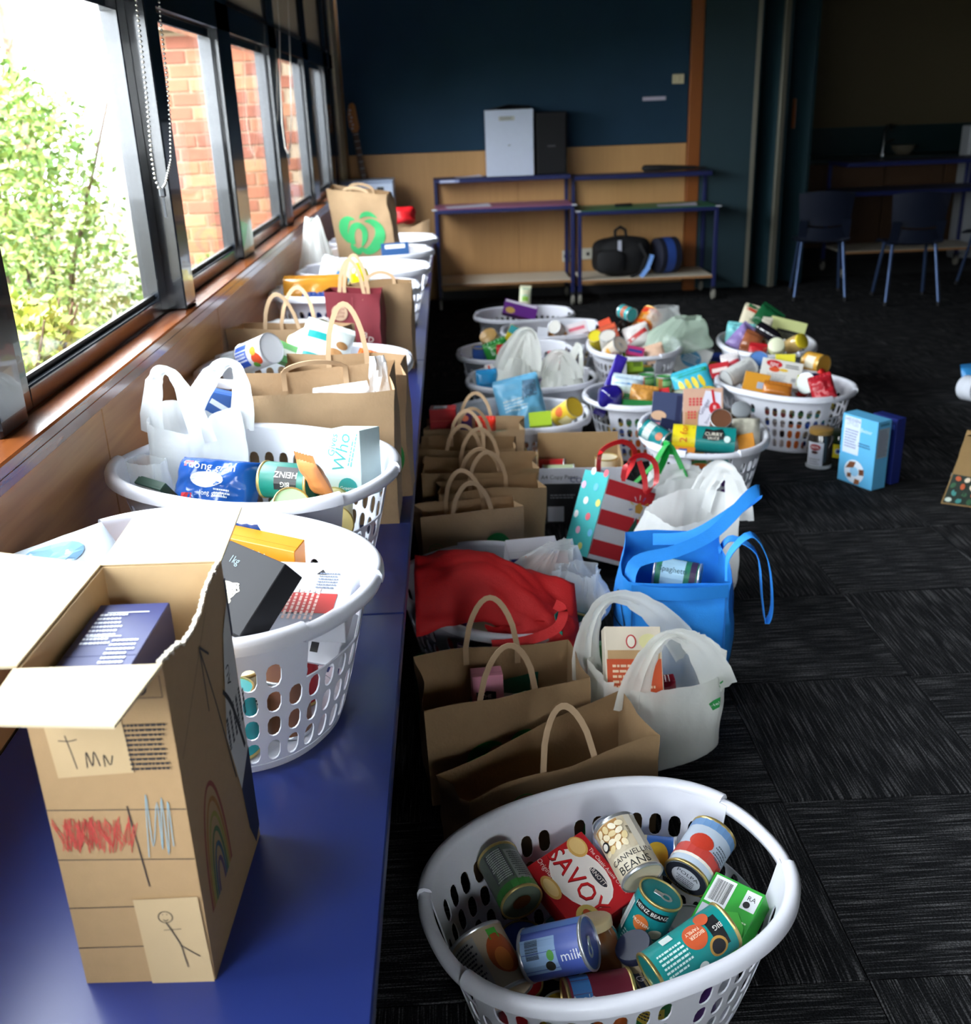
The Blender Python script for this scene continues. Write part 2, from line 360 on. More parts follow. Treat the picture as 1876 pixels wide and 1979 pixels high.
struct('trim_4', MB().bbox(-.87, -.785, 8.118, YB-.024, .95, 2.62, .006), m_cream)
# back wall: timber boarding below, pinboard above
wb = struct('wall_back', MB().box(-.95, 2.02, YB, YB+.12, 0, 2.75), M('#8b6a45', .7))
for a, b in ((-.763, .55), (.55, 1.885)):
    obj('wall_panel', MB().bbox(a+.001, b-.001, YB-.012, YB, 0, 1.145, .002), m_wallwood, wb)
obj('pinboard', MB().bbox(-.766, 1.885, YB-.022, YB, 1.147, 2.75, .003), m_teal, wb)
struct('trim_5', MB().bbox(1.888, 1.985, YB-.05, YB+.02, 0, 2.75, .004), M('#8a4a12', .5, var=.15, scale=8, stretch=(10, 10, 1)))
struct('baseboard_back', MB().box(-.12, 1.88, YB-.03, YB-.013, 0, .07), M('#1a1a1e', .6))
# switch, label strip, socket on the wall
lp = WY(1310, 153, YB-.025)
sw = thing('light_switch', 'square cream light switch on the teal pinboard beside the orange post', 'switch', lp)
obj('plate', MB().bbox(-.045, .045, -.012, 0, -.035, .035, .004), m_cream, sw); obj('rocker', MB().bbox(-.012, .012, -.018, -.012, -.02, .02, .003), m_cream, sw)
lp = WY(1264, 191, YB-.0225)
tag(obj('name_strip', MB().bbox(-.09, .09, -.002, 0, -.014, .014, .0005), M('#b9b2c4', .5), loc=lp), 'narrow pale paper strip pinned to the teal pinboard', 'sign')
for px_, w_ in ((1098, .05), (1152, .14)):
    lp = WY(px_, 495 if px_ < 1110 else 490, YB-.013)
    so = thing('power_socket', 'white double power socket low on the timber wall between the trolleys' if w_ < .1 else 'wide white power socket behind the black backpack', 'socket', lp)
    obj('plate', MB().bbox(-w_, w_, -.014, 0, -.045, .045, .004), M('#c9c6b8', .5), so)
    for q in (-.5, .5): obj('socket_hole', MB().box(q*w_-.012, q*w_+.012, -.0165, -.014, -.012, .012), m_dark, so)
# folding doors to the kitchenette
acc = [((1.99, 8.47), (2.375, 8.42)), ((2.415, 8.44), (2.475, 8.78)), ((2.50, 8.78), (2.585, 8.40)), ((2.63, 8.41), (2.70, 8.8)), ((2.72, 8.8), (2.87, 8.5))]
for i, (a, b) in enumerate(acc):
    A, B = V3((*a, 0)), V3((*b, 0)); d = (B-A); L_ = d.length; ang = math.atan2(d.y, d.x)
    dr = obj('door_%d' % (i+1), MB().bbox(0, L_, -.018, .018, .015, 2.6, .003), m_teal2, loc=A, rot=(0, 0, ang), kind='structure')
    if i in (0, 2): obj('edge_strip', MB().bbox(L_, L_+.035, -.022, .022, .015, 2.6, .003), M('#6e6c60', .4, metal=.3), dr)
    if i == 4: obj('pull_handle', MB().bbox(L_*.42, L_*.42+.04, -.03, -.018, 1.215, 1.44, .004), M('#7a3c0a', .5), dr)
# kitchenette beyond the doors
struct('wall_kitchen', MB().box(2.0, 6.5, 10.4, 10.52, 0, 2.75).box(1.9, 2.02, YB+.12, 10.4, 0, 2.75), M('#5a5038', .8))
kc = thing('kitchen_counter', 'dim kitchenette counter with timber doors and teal splashback', 'counter', (0, 0, 0))
obj('worktop', MB().bbox(2.9, 6.4, 9.75, 10.38, .87, .91, .004), M('#1c3236', .4), kc)
obj('splashback', MB().box(2.9, 6.4, 10.375, 10.395, .91, 1.16), M('#0d2a2c', .4), kc)
for k in range(6): obj('cabinet_door', MB().bbox(2.93+.55*k, 2.93+.55*k+.54, 9.79, 9.81, .12, .865, .003), M('#4e341c', .6), kc)
obj('plinth', MB().box(2.93, 6.35, 9.84, 10.3, 0, .12), m_dark, kc)
for k, xx in enumerate((3.25, 4.2)):
    t = thing('storage_jar', ('pale jar on the kitchenette counter', 'squat glass bowl on the kitchenette counter')[k], 'jar', (xx+.1, 10.1, .912))
    obj('body', MB().lathe([(.05, 0), (.06, .02), (.06, .12), (.045, .15)] if k == 0 else [(.06, 0), (.1, .04), (.11, .08), (.1, .08)], 16), M('#77705f', .4), t, True)
    if k == 0: obj('lid', MB().lathe([(.05, .15), (.05, .17), (0, .172)], 16), m_dark, t, True)
tp = thing('tap', 'chrome tap over the kitchenette sink', 'tap', (4.15, 10.2, .911))
obj('spout', MB().tube([(0, 0, 0), (0, 0, .2), (0, -.04, .26), (0, -.12, .26), (0, -.15, .22)], .014), M('#cfd3d8', .15, metal=1), tp, True)
obj('lever', MB().tube([(.02, 0, .1), (.09, 0, .13)], .008), M('#cfd3d8', .15, metal=1), tp, True)
fb = thing('refrigerator', 'white bar fridge with blue strip beside the kitchenette counter', 'fridge', (4.66, 9.55, 0))
obj('body', MB().bbox(0, .6, 0, .17, .0, 1.16, .01), M('#aeb2b8', .4), fb); obj('door', MB().bbox(.0, .6, -.035, -.002, .05, 1.14, .008), M('#aeb2b8', .4), fb)
obj('blue_strip', MB().box(.02, .13, -.037, -.035, .62, 1.0), M('#141a5e', .5), fb)
# window bench
bn = thing('window_bench', 'long blue laminate bench running under the windows', 'bench', (0, 0, 0))
s1, s2 = W(735, 1187, ZB).y, W(770, 698, ZB).y
m_bench = M('#22306f', .30, var=.05, scale=4, spec=.5)
ys = [-1.88, -.3, s1, s2, s2+1.75, YB-.015]
for a, b in zip(ys[:-1], ys[1:]):
    obj('top_panel', MB().bbox(XW+.001, -.128, a+.0015, b-.0015, ZB-.032, ZB, .0025), m_bench, bn)
    obj('front_panel', MB().bbox(-.27, -.25, a+.002, b-.002, .06, ZB-.034, .002), M('#0a0d22', .5), bn)
obj('carcass', MB().box(XW+.01, -.28, -1.87, YB-.05, .0, ZB-.033), m_dark, bn)
# ------------------------------------------------------------------ outside
struct('ground_outside', MB().box(-16, -.96, -16, 20, -.12, -.02).box(-.96, 16, -16, YR-.12, -.12, -.02), M('#5b5540', .95, var=.3, scale=4))
YBR = 7.45
bw = struct('wall_brick', MB().box(-2.06, -.952, YBR+.012, YBR+4, -.02, 1.99), M('#b39c84', .9, bump=.3))
brick_meshes = []
for c_ in ('#9a5f4a', '#a86a50', '#8e5745', '#b07a5c'):
    me = MB().bbox(-.119, .119, 0, .09, -.0385, .0385, .004).mesh('brick'); me.materials.append(M(c_, .9, var=.2, scale=18, bump=.4)); brick_meshes.append(me)
rr = random.Random(5); cr = 0; z = .36
while z < 1.98:
    x = -1.94 + (.125 if cr % 2 else 0)
    while x < -.98:
        o = obj('brick', rr.choice(brick_meshes), None, bw, loc=(x, YBR + rr.uniform(-.002, .002), z)); x += .25
    z += .087; cr += 1
struct('fascia_board', MB().bbox(-2.16, -.96, YBR-.12, YBR+4, 1.995, 2.12, .005), M('#a89a86', .7))
def leaf_mesh(name, n, rx, ry, z0, z1, seed, size, flat=.35):
    r = random.Random(seed); vs = []; fs = []
    for i in range(n):
        th = r.uniform(0, 2*PI); t = r.random()**.5; h = r.random()
        k = (1-.4*h)*(.75+.35*noise.noise(V3((math.cos(th)*2, math.sin(th)*2, h*3+seed))))
        p = V3((rx*k*t*math.cos(th), ry*k*t*math.sin(th), z0+(z1-z0)*h*(1-.18*t)))
        d = V3((r.gauss(0, 1), r.gauss(0, 1), r.gauss(.3, .8))).normalized(); s = d.orthogonal().normalized()
        s = Matrix.Rotation(r.uniform(0, 6.28), 3, d) @ s; l = size*r.uniform(.6, 1.5); w = l*flat
        o = len(vs); vs += [p[:], (p+d*l*.5+s*w)[:], (p+d*l)[:], (p+d*l*.5-s*w)[:]]; fs.append((o, o+1, o+2, o+3))
    me = bpy.data.meshes.new(name); me.from_pydata(vs, [], fs); return me
def shrub(label, x, y, rx, h, cols, seed, n=5200):
    t = thing('garden_shrub', label, 'shrub', (x, y, -.02), group='shrubs outside the window')
    st = MB()
    r = random.Random(seed)
    for k in range(7):
        a = r.uniform(0, 6.28); st.tube([(0, 0, 0), (.2*rx*math.cos(a), .2*rx*math.sin(a), h*.4), (.6*rx*math.cos(a), .6*rx*math.sin(a), h*.85)], [.02, .014, .004], 5)
    obj('stem', st, M('#5d4a38', .9), t, True)
    for k, c in enumerate(cols):
        obj('foliage', leaf_mesh('foliage', n//len(cols), rx, rx, h*.05, h, seed*7+k, .045, .24), M(c, .6, var=.3, scale=3), t, kind='stuff')
SH = [('tall feathery green shrub right outside the big window', -2.15, 5.5, .8, 1.85, ['#7f9a4e', '#5f7f3c', '#9aa85a']), ('yellow-green shrub low outside the big window', -1.7, 3.75, .55, 1.0, ['#a8b04c', '#86983f', '#b8ac60']),
  ('broad shrub with rusty tips behind the feathery shrub', -3.25, 7.4, .95, 2.0, ['#8a9058', '#6b7d44', '#b08a60']), ('grey-green shrub by the garden edge', -3.7, 5.3, .85, 1.75, ['#8fa070', '#6f8850', '#9fae78']),
  ('low shrub in front of the brick wall', -1.5, 6.6, .35, .7, ['#7d9a4c', '#a2a65c']), ('tall shrub far behind the garden', -4.9, 9.4, 1.3, 2.2, ['#8c9f66', '#70854e', '#a8a070']), ('olive shrub between the yellow-green and the grey-green one', -2.55, 4.35, .55, 1.2, ['#93a05a', '#748a46', '#a89a64']),
  ('tall hedge shrub added to shade the room, nearest the rear wall', -3.4, -1.6, 1.0, 2.5, ['#7f9a4e', '#5f7f3c', '#8fa058']), ('tall hedge shrub added to shade the room, next to the rear one', -3.5, .4, 1.0, 2.4, ['#8a9a58', '#64803e', '#93a05a']), ('tall hedge shrub added to shade the room, before the garden window', -3.5, 2.4, .95, 2.5, ['#7f9a4e', '#6b7d44', '#9aa85a'])]  # tall hedge added out of view, blocks low sky so the room darkens
for i_, (lb, x_, y_, rx_, h_, cs) in enumerate(SH): shrub(lb, x_, y_, rx_, h_, cs, i_+3, 2400 if rx_ < .4 else 9500)
tr = thing('garden_tree', 'bare-branched tree rising over the garden shrubs', 'tree', (-5.0, 13.2, -.02))
bt = MB(); r = random.Random(11); tips = []
bt.tube([(0, 0, 0), (.05, 0, 1.2), (-.05, .1, 2.6), (.1, 0, 4)], [.1, .085, .06, .03], 7)
for k in range(26):
    z = r.uniform(1.4, 3.4); a = r.uniform(0, 6.28); l = r.uniform(.8, 1.9); dx, dy = math.cos(a)*l, math.sin(a)*l
    bt.tube([(0, 0, z), (dx*.5, dy*.5, z+.25), (dx, dy, z+.1+r.uniform(-.3, .4))], [.018, .01, .003], 4); tips.append((dx, dy, z+.2))
obj('trunk', bt, M('#6d5b4c', .9), tr, True)
lv = MB()
for (a, b, c) in tips:
    for k in range(60):
        p = V3((a, b, c)) + V3((r.gauss(0, .25), r.gauss(0, .25), r.gauss(0, .2))); d = V3((r.gauss(0, 1), r.gauss(0, 1), r.gauss(0, 1))).normalized()*.05; s = d.orthogonal()*.4
        lv.add([p[:], (p+d/2+s)[:], (p+d)[:], (p+d/2-s)[:]], [(0, 1, 2, 3)])
obj('foliage', lv, M('#9a9a60', .7, var=.3, scale=3), tr, kind='stuff')
# blind chains
def chain(label, pts, bead, mat, tail):
    t = thing('blind_chain', label, 'blind chain', pts[0])
    P = []; o = pts[0]
    for a, b in zip(pts[:-1], pts[1:]):
        n = max(1, int((b-a).length/(bead*2.3)))
        for k in range(n): P.append(a.lerp(b, k/n) - o)
    b = MB()
    for q in P:
        vs = [(q.x+dx*bead, q.y+dy*bead, q.z+dz*bead) for dx, dy, dz in ((1,0,0),(-1,0,0),(0,1,0),(0,-1,0),(0,0,1),(0,0,-1))]
        b.add(vs, [(0,2,4),(2,1,4),(1,3,4),(3,0,4),(2,0,5),(1,2,5),(3,1,5),(0,3,5)])
    obj('bead_string', b, mat, t, True, 180, kind='stuff')
    e = min(P, key=lambda q: q.z)
    obj('cord_weight', MB().bbox(e.x-.008, e.x+.008, e.y-.006, e.y+.006, e.z-.02, e.z+.004, .003).box(e.x-.003, e.x+.003, e.y-.002, e.y+.002, e.z-.02-tail, e.z-.02), M('#30343a', .5), t)
pl = [(258, -40), (270, 60), (283, 180), (293, 300), (300, 345), (307, 363), (313, 366), (320, 355), (330, 310), (329, 240), (322, 150), (310, 40), (304, -40)]
chain('steel bead chain looped on the window post beside the garden window', [WX(a, b, -.735) for a, b in pl], .0048, M('#d0d0cc', .25, metal=.8), .05)
pl = [(533, -40), (540, 60), (541, 150), (545, 240), (551, 285), (557, 298), (561, 285), (563, 220), (561, 120), (557, 20), (555, -40)]
chain('pale cord loop hanging by the brick wall window', [WX(a, b, -.76) for a, b in pl], .004, M('#d8d6d0', .4), .03)
# ================================================================== builders
def nz(x, y, z=0.0): return noise.noise(V3((x, y, z)))
m_bask = M('#e2e4ee', .3, var=.02, scale=5, name='basket_plastic')
BA0, BB0, BA1, BB1, BH = .228, .168, .297, .229, .262
def sup(a, b, th, n=2.35):
    c, s = math.cos(th), math.sin(th)
    return a*math.copysign(abs(c)**(2/n), c), b*math.copysign(abs(s)**(2/n), s)
_tb = [0.0]; _N = 720
for i in range(_N):
    p, q = sup(BA1, BB1, 2*PI*i/_N), sup(BA1, BB1, 2*PI*(i+1)/_N); _tb.append(_tb[-1]+math.hypot(p[0]-q[0], p[1]-q[1]))
PER = _tb[-1]
def ang_at(f):
    t = (f % 1.0)*PER; lo, hi = 0, _N
    while hi-lo > 1:
        md = (lo+hi)//2
        if _tb[md] <= t: lo = md
        else: hi = md
    return 2*PI*(lo + (t-_tb[lo])/(_tb[lo+1]-_tb[lo]))/_N
def bwall(f, z, off=0.0):
    k = z/BH; k = k**.85; th = ang_at(f); x, y = sup(BA0+(BA1-BA0)*k+off, BB0+(BB1-BB0)*k+off, th); return (x, y, z)
NC = 44; HN = 2.4                                     # columns of slots; half width of a handle in columns
def in_handle(i):
    c = (i+.5) % NC; return min(c, NC-c) < HN or abs(c-NC/2) < HN
_rows = [.016, .066, .114, .162, .213, BH]
_out = [(1,-1),(1,-.33),(1,.33),(1,1),(.33,1),(-.33,1),(-1,1),(-1,.33),(-1,-.33),(-1,-1),(-.33,-1),(.33,-1)]
def basket_meshes():
    b = MB(); cw = PER/NC
    for i in range(NC):
        for j in range(5):
            if j >= 3 and in_handle(i): continue
            z0, z1 = _rows[j], _rows[j+1]; zc, zh = (z0+z1)/2, (z1-z0)/2
            P = lambda u, v: bwall((i+.5+u/2)/NC, zc+v*zh)
            outer = [P(u, v) for u, v in _out]
            solid = j == 4 or i in (10, 33) or (j == 3 and (in_handle(i+1) or in_handle(i-1)))
            if solid: b.add(outer, [tuple(range(12))]); continue
            hw, hh = .0122, min(.0225, zh-.0042); s = hh-hw; inn = []
            for k in range(12):
                if k in (1, 2): q = (hw, -s if k == 1 else s)
                elif k in (7, 8): q = (-hw, s if k == 7 else -s)
                else:
                    a = {3: 45, 4: 75, 5: 105, 6: 135, 9: -135, 10: -105, 11: -75, 0: -45}[k]; a = math.radians(a)
                    q = (hw*math.cos(a), (s if a > 0 else -s)+hw*math.sin(a))
                inn.append(P(q[0]/(cw/2), q[1]/zh))
            b.add(outer+inn, [(k, (k+1) % 12, 12+(k+1) % 12, 12+k) for k in range(12)])
    n = NC*3; b.add([bwall(k/n, 0) for k in range(n)] + [bwall(k/n, .014) for k in range(n)], [(k, (k+1) % n, n+(k+1) % n, n+k) for k in range(n)])
    me = b.mesh('basket_body'); bm = bmesh.new(); bm.from_mesh(me); bmesh.ops.remove_doubles(bm, verts=bm.verts[:], dist=2e-5)
    bmesh.ops.recalc_face_normals(bm, faces=bm.faces[:]); bmesh.ops.solidify(bm, geom=bm.faces[:], thickness=.0026)
    bot = [bm.verts.new(bwall(k/60, .003, -.001)) for k in range(60)]; bm.faces.new(bot)
    bm.to_mesh(me); bm.free(); me.polygons.foreach_set('use_smooth', [True]*len(me.polygons)); me.set_sharp_from_angle(angle=math.radians(35))
    def sweep(f0, f1, prof, n, dz=0.0, cap=True):
        q = MB(); vs = []; m = len(prof); fs = []
        for k in range(n+1):
            f = f0+(f1-f0)*k/n; th = ang_at(f)
            for r_, z_ in prof: x, y = sup(BA1+r_, BB1+r_, th); vs.append((x, y, z_+dz))
        for k in range(n):
            for i in range(m): fs.append((k*m+i, (k+1)*m+i, (k+1)*m+(i+1) % m, k*m+(i+1) % m))
        if cap: fs.append(tuple(range(m))); fs.append(tuple(n*m+i for i in range(m-1, -1, -1)))
        return q.add(vs, fs)
    prof = [(-.0035, .256), (-.0035, .264), (.001, .270), (.009, .2725), (.0165, .270), (.0205, .262), (.0205, .249), (.0175, .248), (.0165, .260), (.009, .2655), (.002, .262), (.0005, .256)]
    hp = [(-.002, .244), (-.004, .254), (-.001, .262), (.008, .265), (.0165, .261), (.019, .252), (.016, .243), (.007, .2405)]
    h = HN/NC; rims = [sweep(h, .5-h, prof, 60), sweep(.5+h, 1-h, prof, 60)]
    hand = [sweep(-h-.002, h+.002, hp, 18), sweep(.5-h-.002, .5+h+.002, hp, 18)]
    return me, [r.mesh('rim', True, 60) for r in rims], [x.mesh('handle', True, 60) for x in hand]
_bm, _rims, _hands = basket_meshes()
for q in [_bm]+_rims+_hands: q.materials.append(m_bask)
BASK = {}
def basket(key, label, x, y, rot=0, z=0.0, tilt=(0, 0)):
    t = thing('laundry_basket', label, 'laundry basket', (x, y, z), (math.radians(tilt[0]), math.radians(tilt[1]), math.radians(rot)), 'white slotted laundry baskets')
    obj('body', _bm, None, t)
    for q in _rims: obj('rim', q, None, t)
    for q in _hands: obj('handle', q, None, t)
    BASK[key] = (x, y, z, rot); return t
# ---- tins
m_gold = M('#c8b070', .3, metal=.75, var=.08); m_silver = M('#c4c7cb', .3, metal=.75, var=.05)
_ends = {}
def can_end(r, metal, tab):
    k = (round(r, 4), metal, tab)
    if k in _ends: return _ends[k]
    mt = m_gold if metal == 'g' else m_silver
    e = MB().lathe([(r, -.004), (r+.0014, -.002), (r+.0016, .001), (r+.0005, .0022), (r-.0014, .0022), (r-.002, -.003), (r*.86, -.0035), (r*.82, -.0022), (r*.77, -.0035), (r*.56, -.0032), (r*.52, -.002), (r*.48, -.0032), (0, -.0034)], 28).mesh('lid', True, 50)
    e.materials.append(mt); tb_ = None
    if tab:
        b = MB(); n = 16
        for s in (1,):
            b.grid(lambda u, v: ((.0085+.0024*math.cos(2*PI*v))*math.cos(2*PI*u)+r*.28, (.0085+.0024*math.cos(2*PI*v))*math.sin(2*PI*u)*.9, -.0005+.0012*math.sin(2*PI*v)), 16, 6, True, True)
        b.bbox(r*.28-.022, r*.28-.006, -.0055, .0055, -.002, .0006, .0008)
        tb_ = b.mesh('pull_tab', True, 50); tb_.materials.append(m_silver)
    _ends[k] = (e, tb_); return _ends[k]
def canp(A, B):
    if BOX and not isinstance(B, Vector):
        Y = inb((A[0]+B[0])/2, (A[1]+B[1])/2).y; return WY(A[0], A[1], Y-.03), WY(B[0], B[1], Y+.03)
    return P3(A), P3(B)
def can(label, col, A, B, r=.0375, h=.11, metal='g', tab=False, pr=(), lidpr=(), group=None, rib=False, name='tin_can', cat='tin can', spin=0.0, both=True):
    a, b = canp(A, B)
    ax = (a-b).normalized(); c = a-ax*h/2; mt = zframe(ax, c)
    if spin: mt = mt @ Matrix.Rotation(math.radians(spin), 4, 'Z')
    t = thing(name, label, cat, group=group, mtx=mt)
    e, tb = can_end(r, metal, tab)
    prof = [(r-.0006, -h/2+.003), (r, -h/2+.006)] + ([(r-(.0008 if k % 2 else 0), -h/2+.012+(h-.024)*k/14) for k in range(15)] if rib else []) + [(r, h/2-.006), (r-.0006, h/2-.003)]
    obj('label_sleeve', MB().lathe(prof, 28), M(col, .38, var=.05) if isinstance(col, str) else col, t, True, 50)
    obj('lid', e, None, t, loc=(0, 0, h/2-.0022))
    if both: obj('base_end', e, None, t, loc=(0, 0, -h/2+.0022), rot=(PI, 0, 0))
    if tb: obj('pull_tab', tb, None, t, loc=(0, 0, h/2-.0022))
    if pr: prints(t, pr, lambda x, y, o: ((r+o)*math.sin(x/r), -(r+o)*math.cos(x/r), y))
    if lidpr: prints(t, lidpr, lambda x, y, o: (x, y, h/2+.0002+o))
    return t
# ---- cartons
def carton(label, col, dims, c, r, u, pr=(), faces={}, group=None, name='carton', cat='carton', side=None, bev=.0012, rough=.42):
    w, d, h = dims; mt = ff(c, r, u, d)
    t = thing(name, label, cat, group=group, mtx=mt)
    obj('box_body', MB().bbox(-w/2, w/2, -d/2, d/2, -h/2, h/2, bev), M(col, rough, var=.05), t)
    fl = MB().box(-w/2+.002, w/2-.002, -d*.18-.0002, -d*.18+.0002, h/2, h/2+.0003)
    obj('flap_seam', fl, M(tuple(x*.55 for x in hx(col)), .6), t)
    if pr: prints(t, pr, lambda x, y, o: (x, -d/2-o, y))
    F = {'r': lambda x, y, o: (w/2+o, x, y), 'l': lambda x, y, o: (-w/2-o, -x, y), 't': lambda x, y, o: (x, y, h/2+.0003+o), 'b': lambda x, y, o: (-x, d/2+o, y), 'u': lambda x, y, o: (x, -y, -h/2-o)}
    for k, pl in faces.items(): prints(t, pl, F[k])
    return t
# ---- soft packs
def pouch(label, col, dims, c, r, u, pr=(), seed=1, crimp=True, group=None, name='food_packet', cat='packet', rough=.32, amp=.1, mat=None, round_=2.6):
    w, th, h = dims; mt = ff(c, r, u, th)
    t = thing(name, label, cat, group=group, mtx=mt)
    def half(x, y):
        a, b = min(1, abs(2*x/w)), min(1, abs(2*y/h))
        k = max(0, 1-a**round_)**.55*max(0, 1-b**(round_+.6))**.6
        n_ = nz(x*22+seed, y*22, seed)*amp + nz(x*60, y*60+seed, seed)*amp*.4
        return th/2*k*(1+n_*1.6)
    b = MB(); cz = .010 if crimp else 0
    b.grid(lambda p, q: ((p-.5)*w, -half((p-.5)*w, (q-.5)*h), (q-.5)*h), 22, 22)
    b.grid(lambda p, q: ((.5-p)*w, half((.5-p)*w, (q-.5)*h)*.9, (q-.5)*h), 22, 22)
    if crimp:
        for s in (-1, 1): b.grid(lambda p, q: ((p-.5)*w*(1-.05*q), .0012*math.sin(p*40)+q*.004, s*(h/2+q*.016)), 24, 2)
    obj('packet_body', b, mat or M(col, rough, var=.08, scale=18), t, True, 80)
    if pr: prints(t, pr, lambda x, y, o: (x, -half(x, y)-o-.0006, y))
    return t
def jar(label, glass, lidc, A, B, r=.035, h=.10, pr=(), group=None, lid_h=.014, contents=None, name='food_jar', cat='jar'):
    a, b = canp(A, B); ax = (a-b).normalized()
    t = thing(name, label, cat, group=group, mtx=zframe(ax, a-ax*h/2))
    obj('body', MB().lathe([(r*.85, -h/2), (r, -h/2+.006), (r, h/2-lid_h-.012), (r*.88, h/2-lid_h-.002), (r*.88, h/2-lid_h)], 26), M(glass, .12, coat=.6) if isinstance(glass, str) else glass, t, True, 50)
    obj('lid', MB().lathe([(r*.93, h/2-lid_h), (r*.95, h/2-.002), (r*.9, h/2), (0, h/2)], 26), M(lidc, .35), t, True, 50)
    if pr: prints(t, pr, lambda x, y, o: ((r+o)*math.sin(x/r), -(r+o)*math.cos(x/r), y))
    return t
def bottle(label, glass, capc, A, B, r=.032, h=.22, pr=(), group=None, neck=.35):
    a, b = canp(A, B); ax = (a-b).normalized()
    t = thing('bottle', label, 'bottle', group=group, mtx=zframe(ax, a-ax*h/2)); n_ = h*neck
    obj('body', MB().lathe([(r*.85, -h/2), (r, -h/2+.006), (r, h/2-n_-.02), (r*.8, h/2-n_+.005), (r*.42, h/2-n_*.6), (r*.4, h/2-.02)], 24), M(glass, .1, coat=.7), t, True, 50)
    obj('cap', MB().lathe([(r*.46, h/2-.024), (r*.48, h/2-.002), (r*.4, h/2), (0, h/2)], 20), M(capc, .4), t, True, 50)
    if pr: prints(t, pr, lambda x, y, o: ((r+o)*math.sin(x/r), -(r+o)*math.cos(x/r), y))
    return t
# ---- paper carrier bags
m_kraft = M('#a98b69', .8, var=.08, scale=40, bump=.12, bscale=150, name='kraft_paper')
m_kraft_d = M('#977a58', .8, var=.08, scale=40, bump=.12, bscale=150, name='kraft_paper_brown')
m_hand = M('#c2a482', .8, var=.06, scale=50)
GREEN = '#1f8a3c'
APPLE = [[(.02, .66, .02), (.2, .82, .10), (.48, .83, .12), (.8, .6, .01)],
         [(-.22, .62, .03), (-.5, .66, .12), (-.78, .42, .22), (-.86, .05, .2), (-.72, -.3, .12), (-.62, -.4, .02)],
         [(-.5, -.5, .12), (-.5, -.05, .15), (-.32, .28, .15), (-.06, .34, .14), (.12, .1, .13), (.08, -.3, .12), (-.1, -.62, .04)],
         [(.22, .52, .03), (.5, .46, .14), (.76, .18, .2), (.78, -.25, .24), (.5, -.68, .24), (.1, -.88, .16), (-.15, -.72, .08), (-.3, -.86, .14), (-.55, -.62, .12), (-.56, -.45, .03)]]
def apple(cx, cy, s, col=GREEN): return [('rib', cx, cy, [(x*s, y*s, w*s) for x, y, w in R_], col) for R_ in APPLE]
def stamp(cx, cy, s, col=GREEN):
    ring = [(s*math.cos(a), s*math.sin(a), s*.035) for a in [2*PI*k/14 for k in range(15)]]
    m = [(-.62, .1), (-.45, .35), (-.2, .42), (-.05, .58), (.1, .4), (.2, .62), (.32, .3), (.6, .02), (.5, -.3), (.3, -.5), (.05, -.25), (-.3, -.3), (-.52, -.32)]
    return [('rib', cx, cy, ring, col), ('poly', cx, cy-s*.12, [(x*s*.7, y*s*.7) for x, y in m], col), ('text', cx, cy+s*.62, s*.26, 'MADE IN', col)]
def paper_bag(label, x, y, rot, Wd, D, H, z=0.0, tilt=(0, 0), seed=1, mat=None, gus=.35, flare=0.0, pr=(), handles=(1, 1), hh=.11, hw=.055, lean=(0, 0), amp=.006, top=.012, dip=(0, 0, 0, 0), bulge=.012, group=None, name='paper_bag', cat='paper bag', hmat=None, strap=.0066, facep=None, mtx_=None, sb=.3):
    t = thing(name, label, cat, (x, y, z), (math.radians(tilt[0]), math.radians(tilt[1]), math.radians(rot)), group, mtx=mtx_)
    mat = mat or m_kraft
    def R(s, v):
        s = s % 4.0; p = int(s); f = s-p; w = Wd/2*(1+flare*v); d = D/2*(1+flare*v); bu = bulge*math.sin(PI*f)*math.sin(PI*min(1, v*.9+.05))
        g = gus*D*.5*(1-abs(2*f-1))*max(0, v-.25)**1.2
        if p == 0: X, Y = -w+2*w*f, -d-bu
        elif p == 1: X, Y = w-g+bu*sb, -d+2*d*f
        elif p == 2: X, Y = w-2*w*f, d+bu
        else: X, Y = -w+g-bu*sb, d-2*d*f
        c = nz(X*7+seed*3.1, Y*7+v*H*5, seed)*amp*(1+2*v) + nz(X*19+seed, Y*19, v*H*19)*amp*.45
        cd_ = dip[p]*(1-f)+dip[(p+1) % 4]*f
        Z = v*H + (nz(X*6+seed, Y*6, seed*2)*top*v**3) - cd_*v**2
        if p == 0: Y -= c
        elif p == 2: Y += c
        elif p == 1: X += c
        else: X -= c
        return V3((X, Y, max(Z, 0)))
    b = MB(); n = 12
    b.grid(lambda u, v: R(u*4, v), 4*n, 14, cu=True)
    b.add([R(k*4/(4*n), 0)+V3((0, 0, .0015)) for k in range(4*n)], [tuple(range(4*n-1, -1, -1))])
    obj('bag_body', b, mat, t, True, 50)
    def fn(q): return lambda X, Y, o: R(q+(X+(Wd if q in (0, 2) else D)/2)/(Wd if q in (0, 2) else D), Y/H) + (V3((0, -1, 0)), V3((1, 0, 0)), V3((0, 1, 0)), V3((-1, 0, 0)))[q]*(o+.0022)
    if pr: prints(t, pr, fn(0), rough=.75)
    for k, pl in (facep or {}).items(): prints(t, pl, fn(k), rough=.75)
    for k, on in enumerate(handles):
        if not on: continue
        s0 = .5-hw/Wd; q = 0 if k == 0 else 2
        a, c = R(q+s0, 1), R(q+1-s0, 1); 
        if k: a, c = c, a
        off = V3((0, .004 if k == 0 else -.004, 0)); H2 = hh if on == 1 else hh*on; ln = lean[k]
        pts = [a+off+V3((0, 0, -.045))]
        for i in range(13):
            f = i/12; p = a.lerp(c, f)+off; e = math.sin(PI*f)**.62; pts.append(p + V3((0, ln*e, H2*e)))
        pts.append(c+off+V3((0, 0, -.045)))
        obj('handle', strip(pts, strap), hmat or m_hand, t, True, 60)
    return t
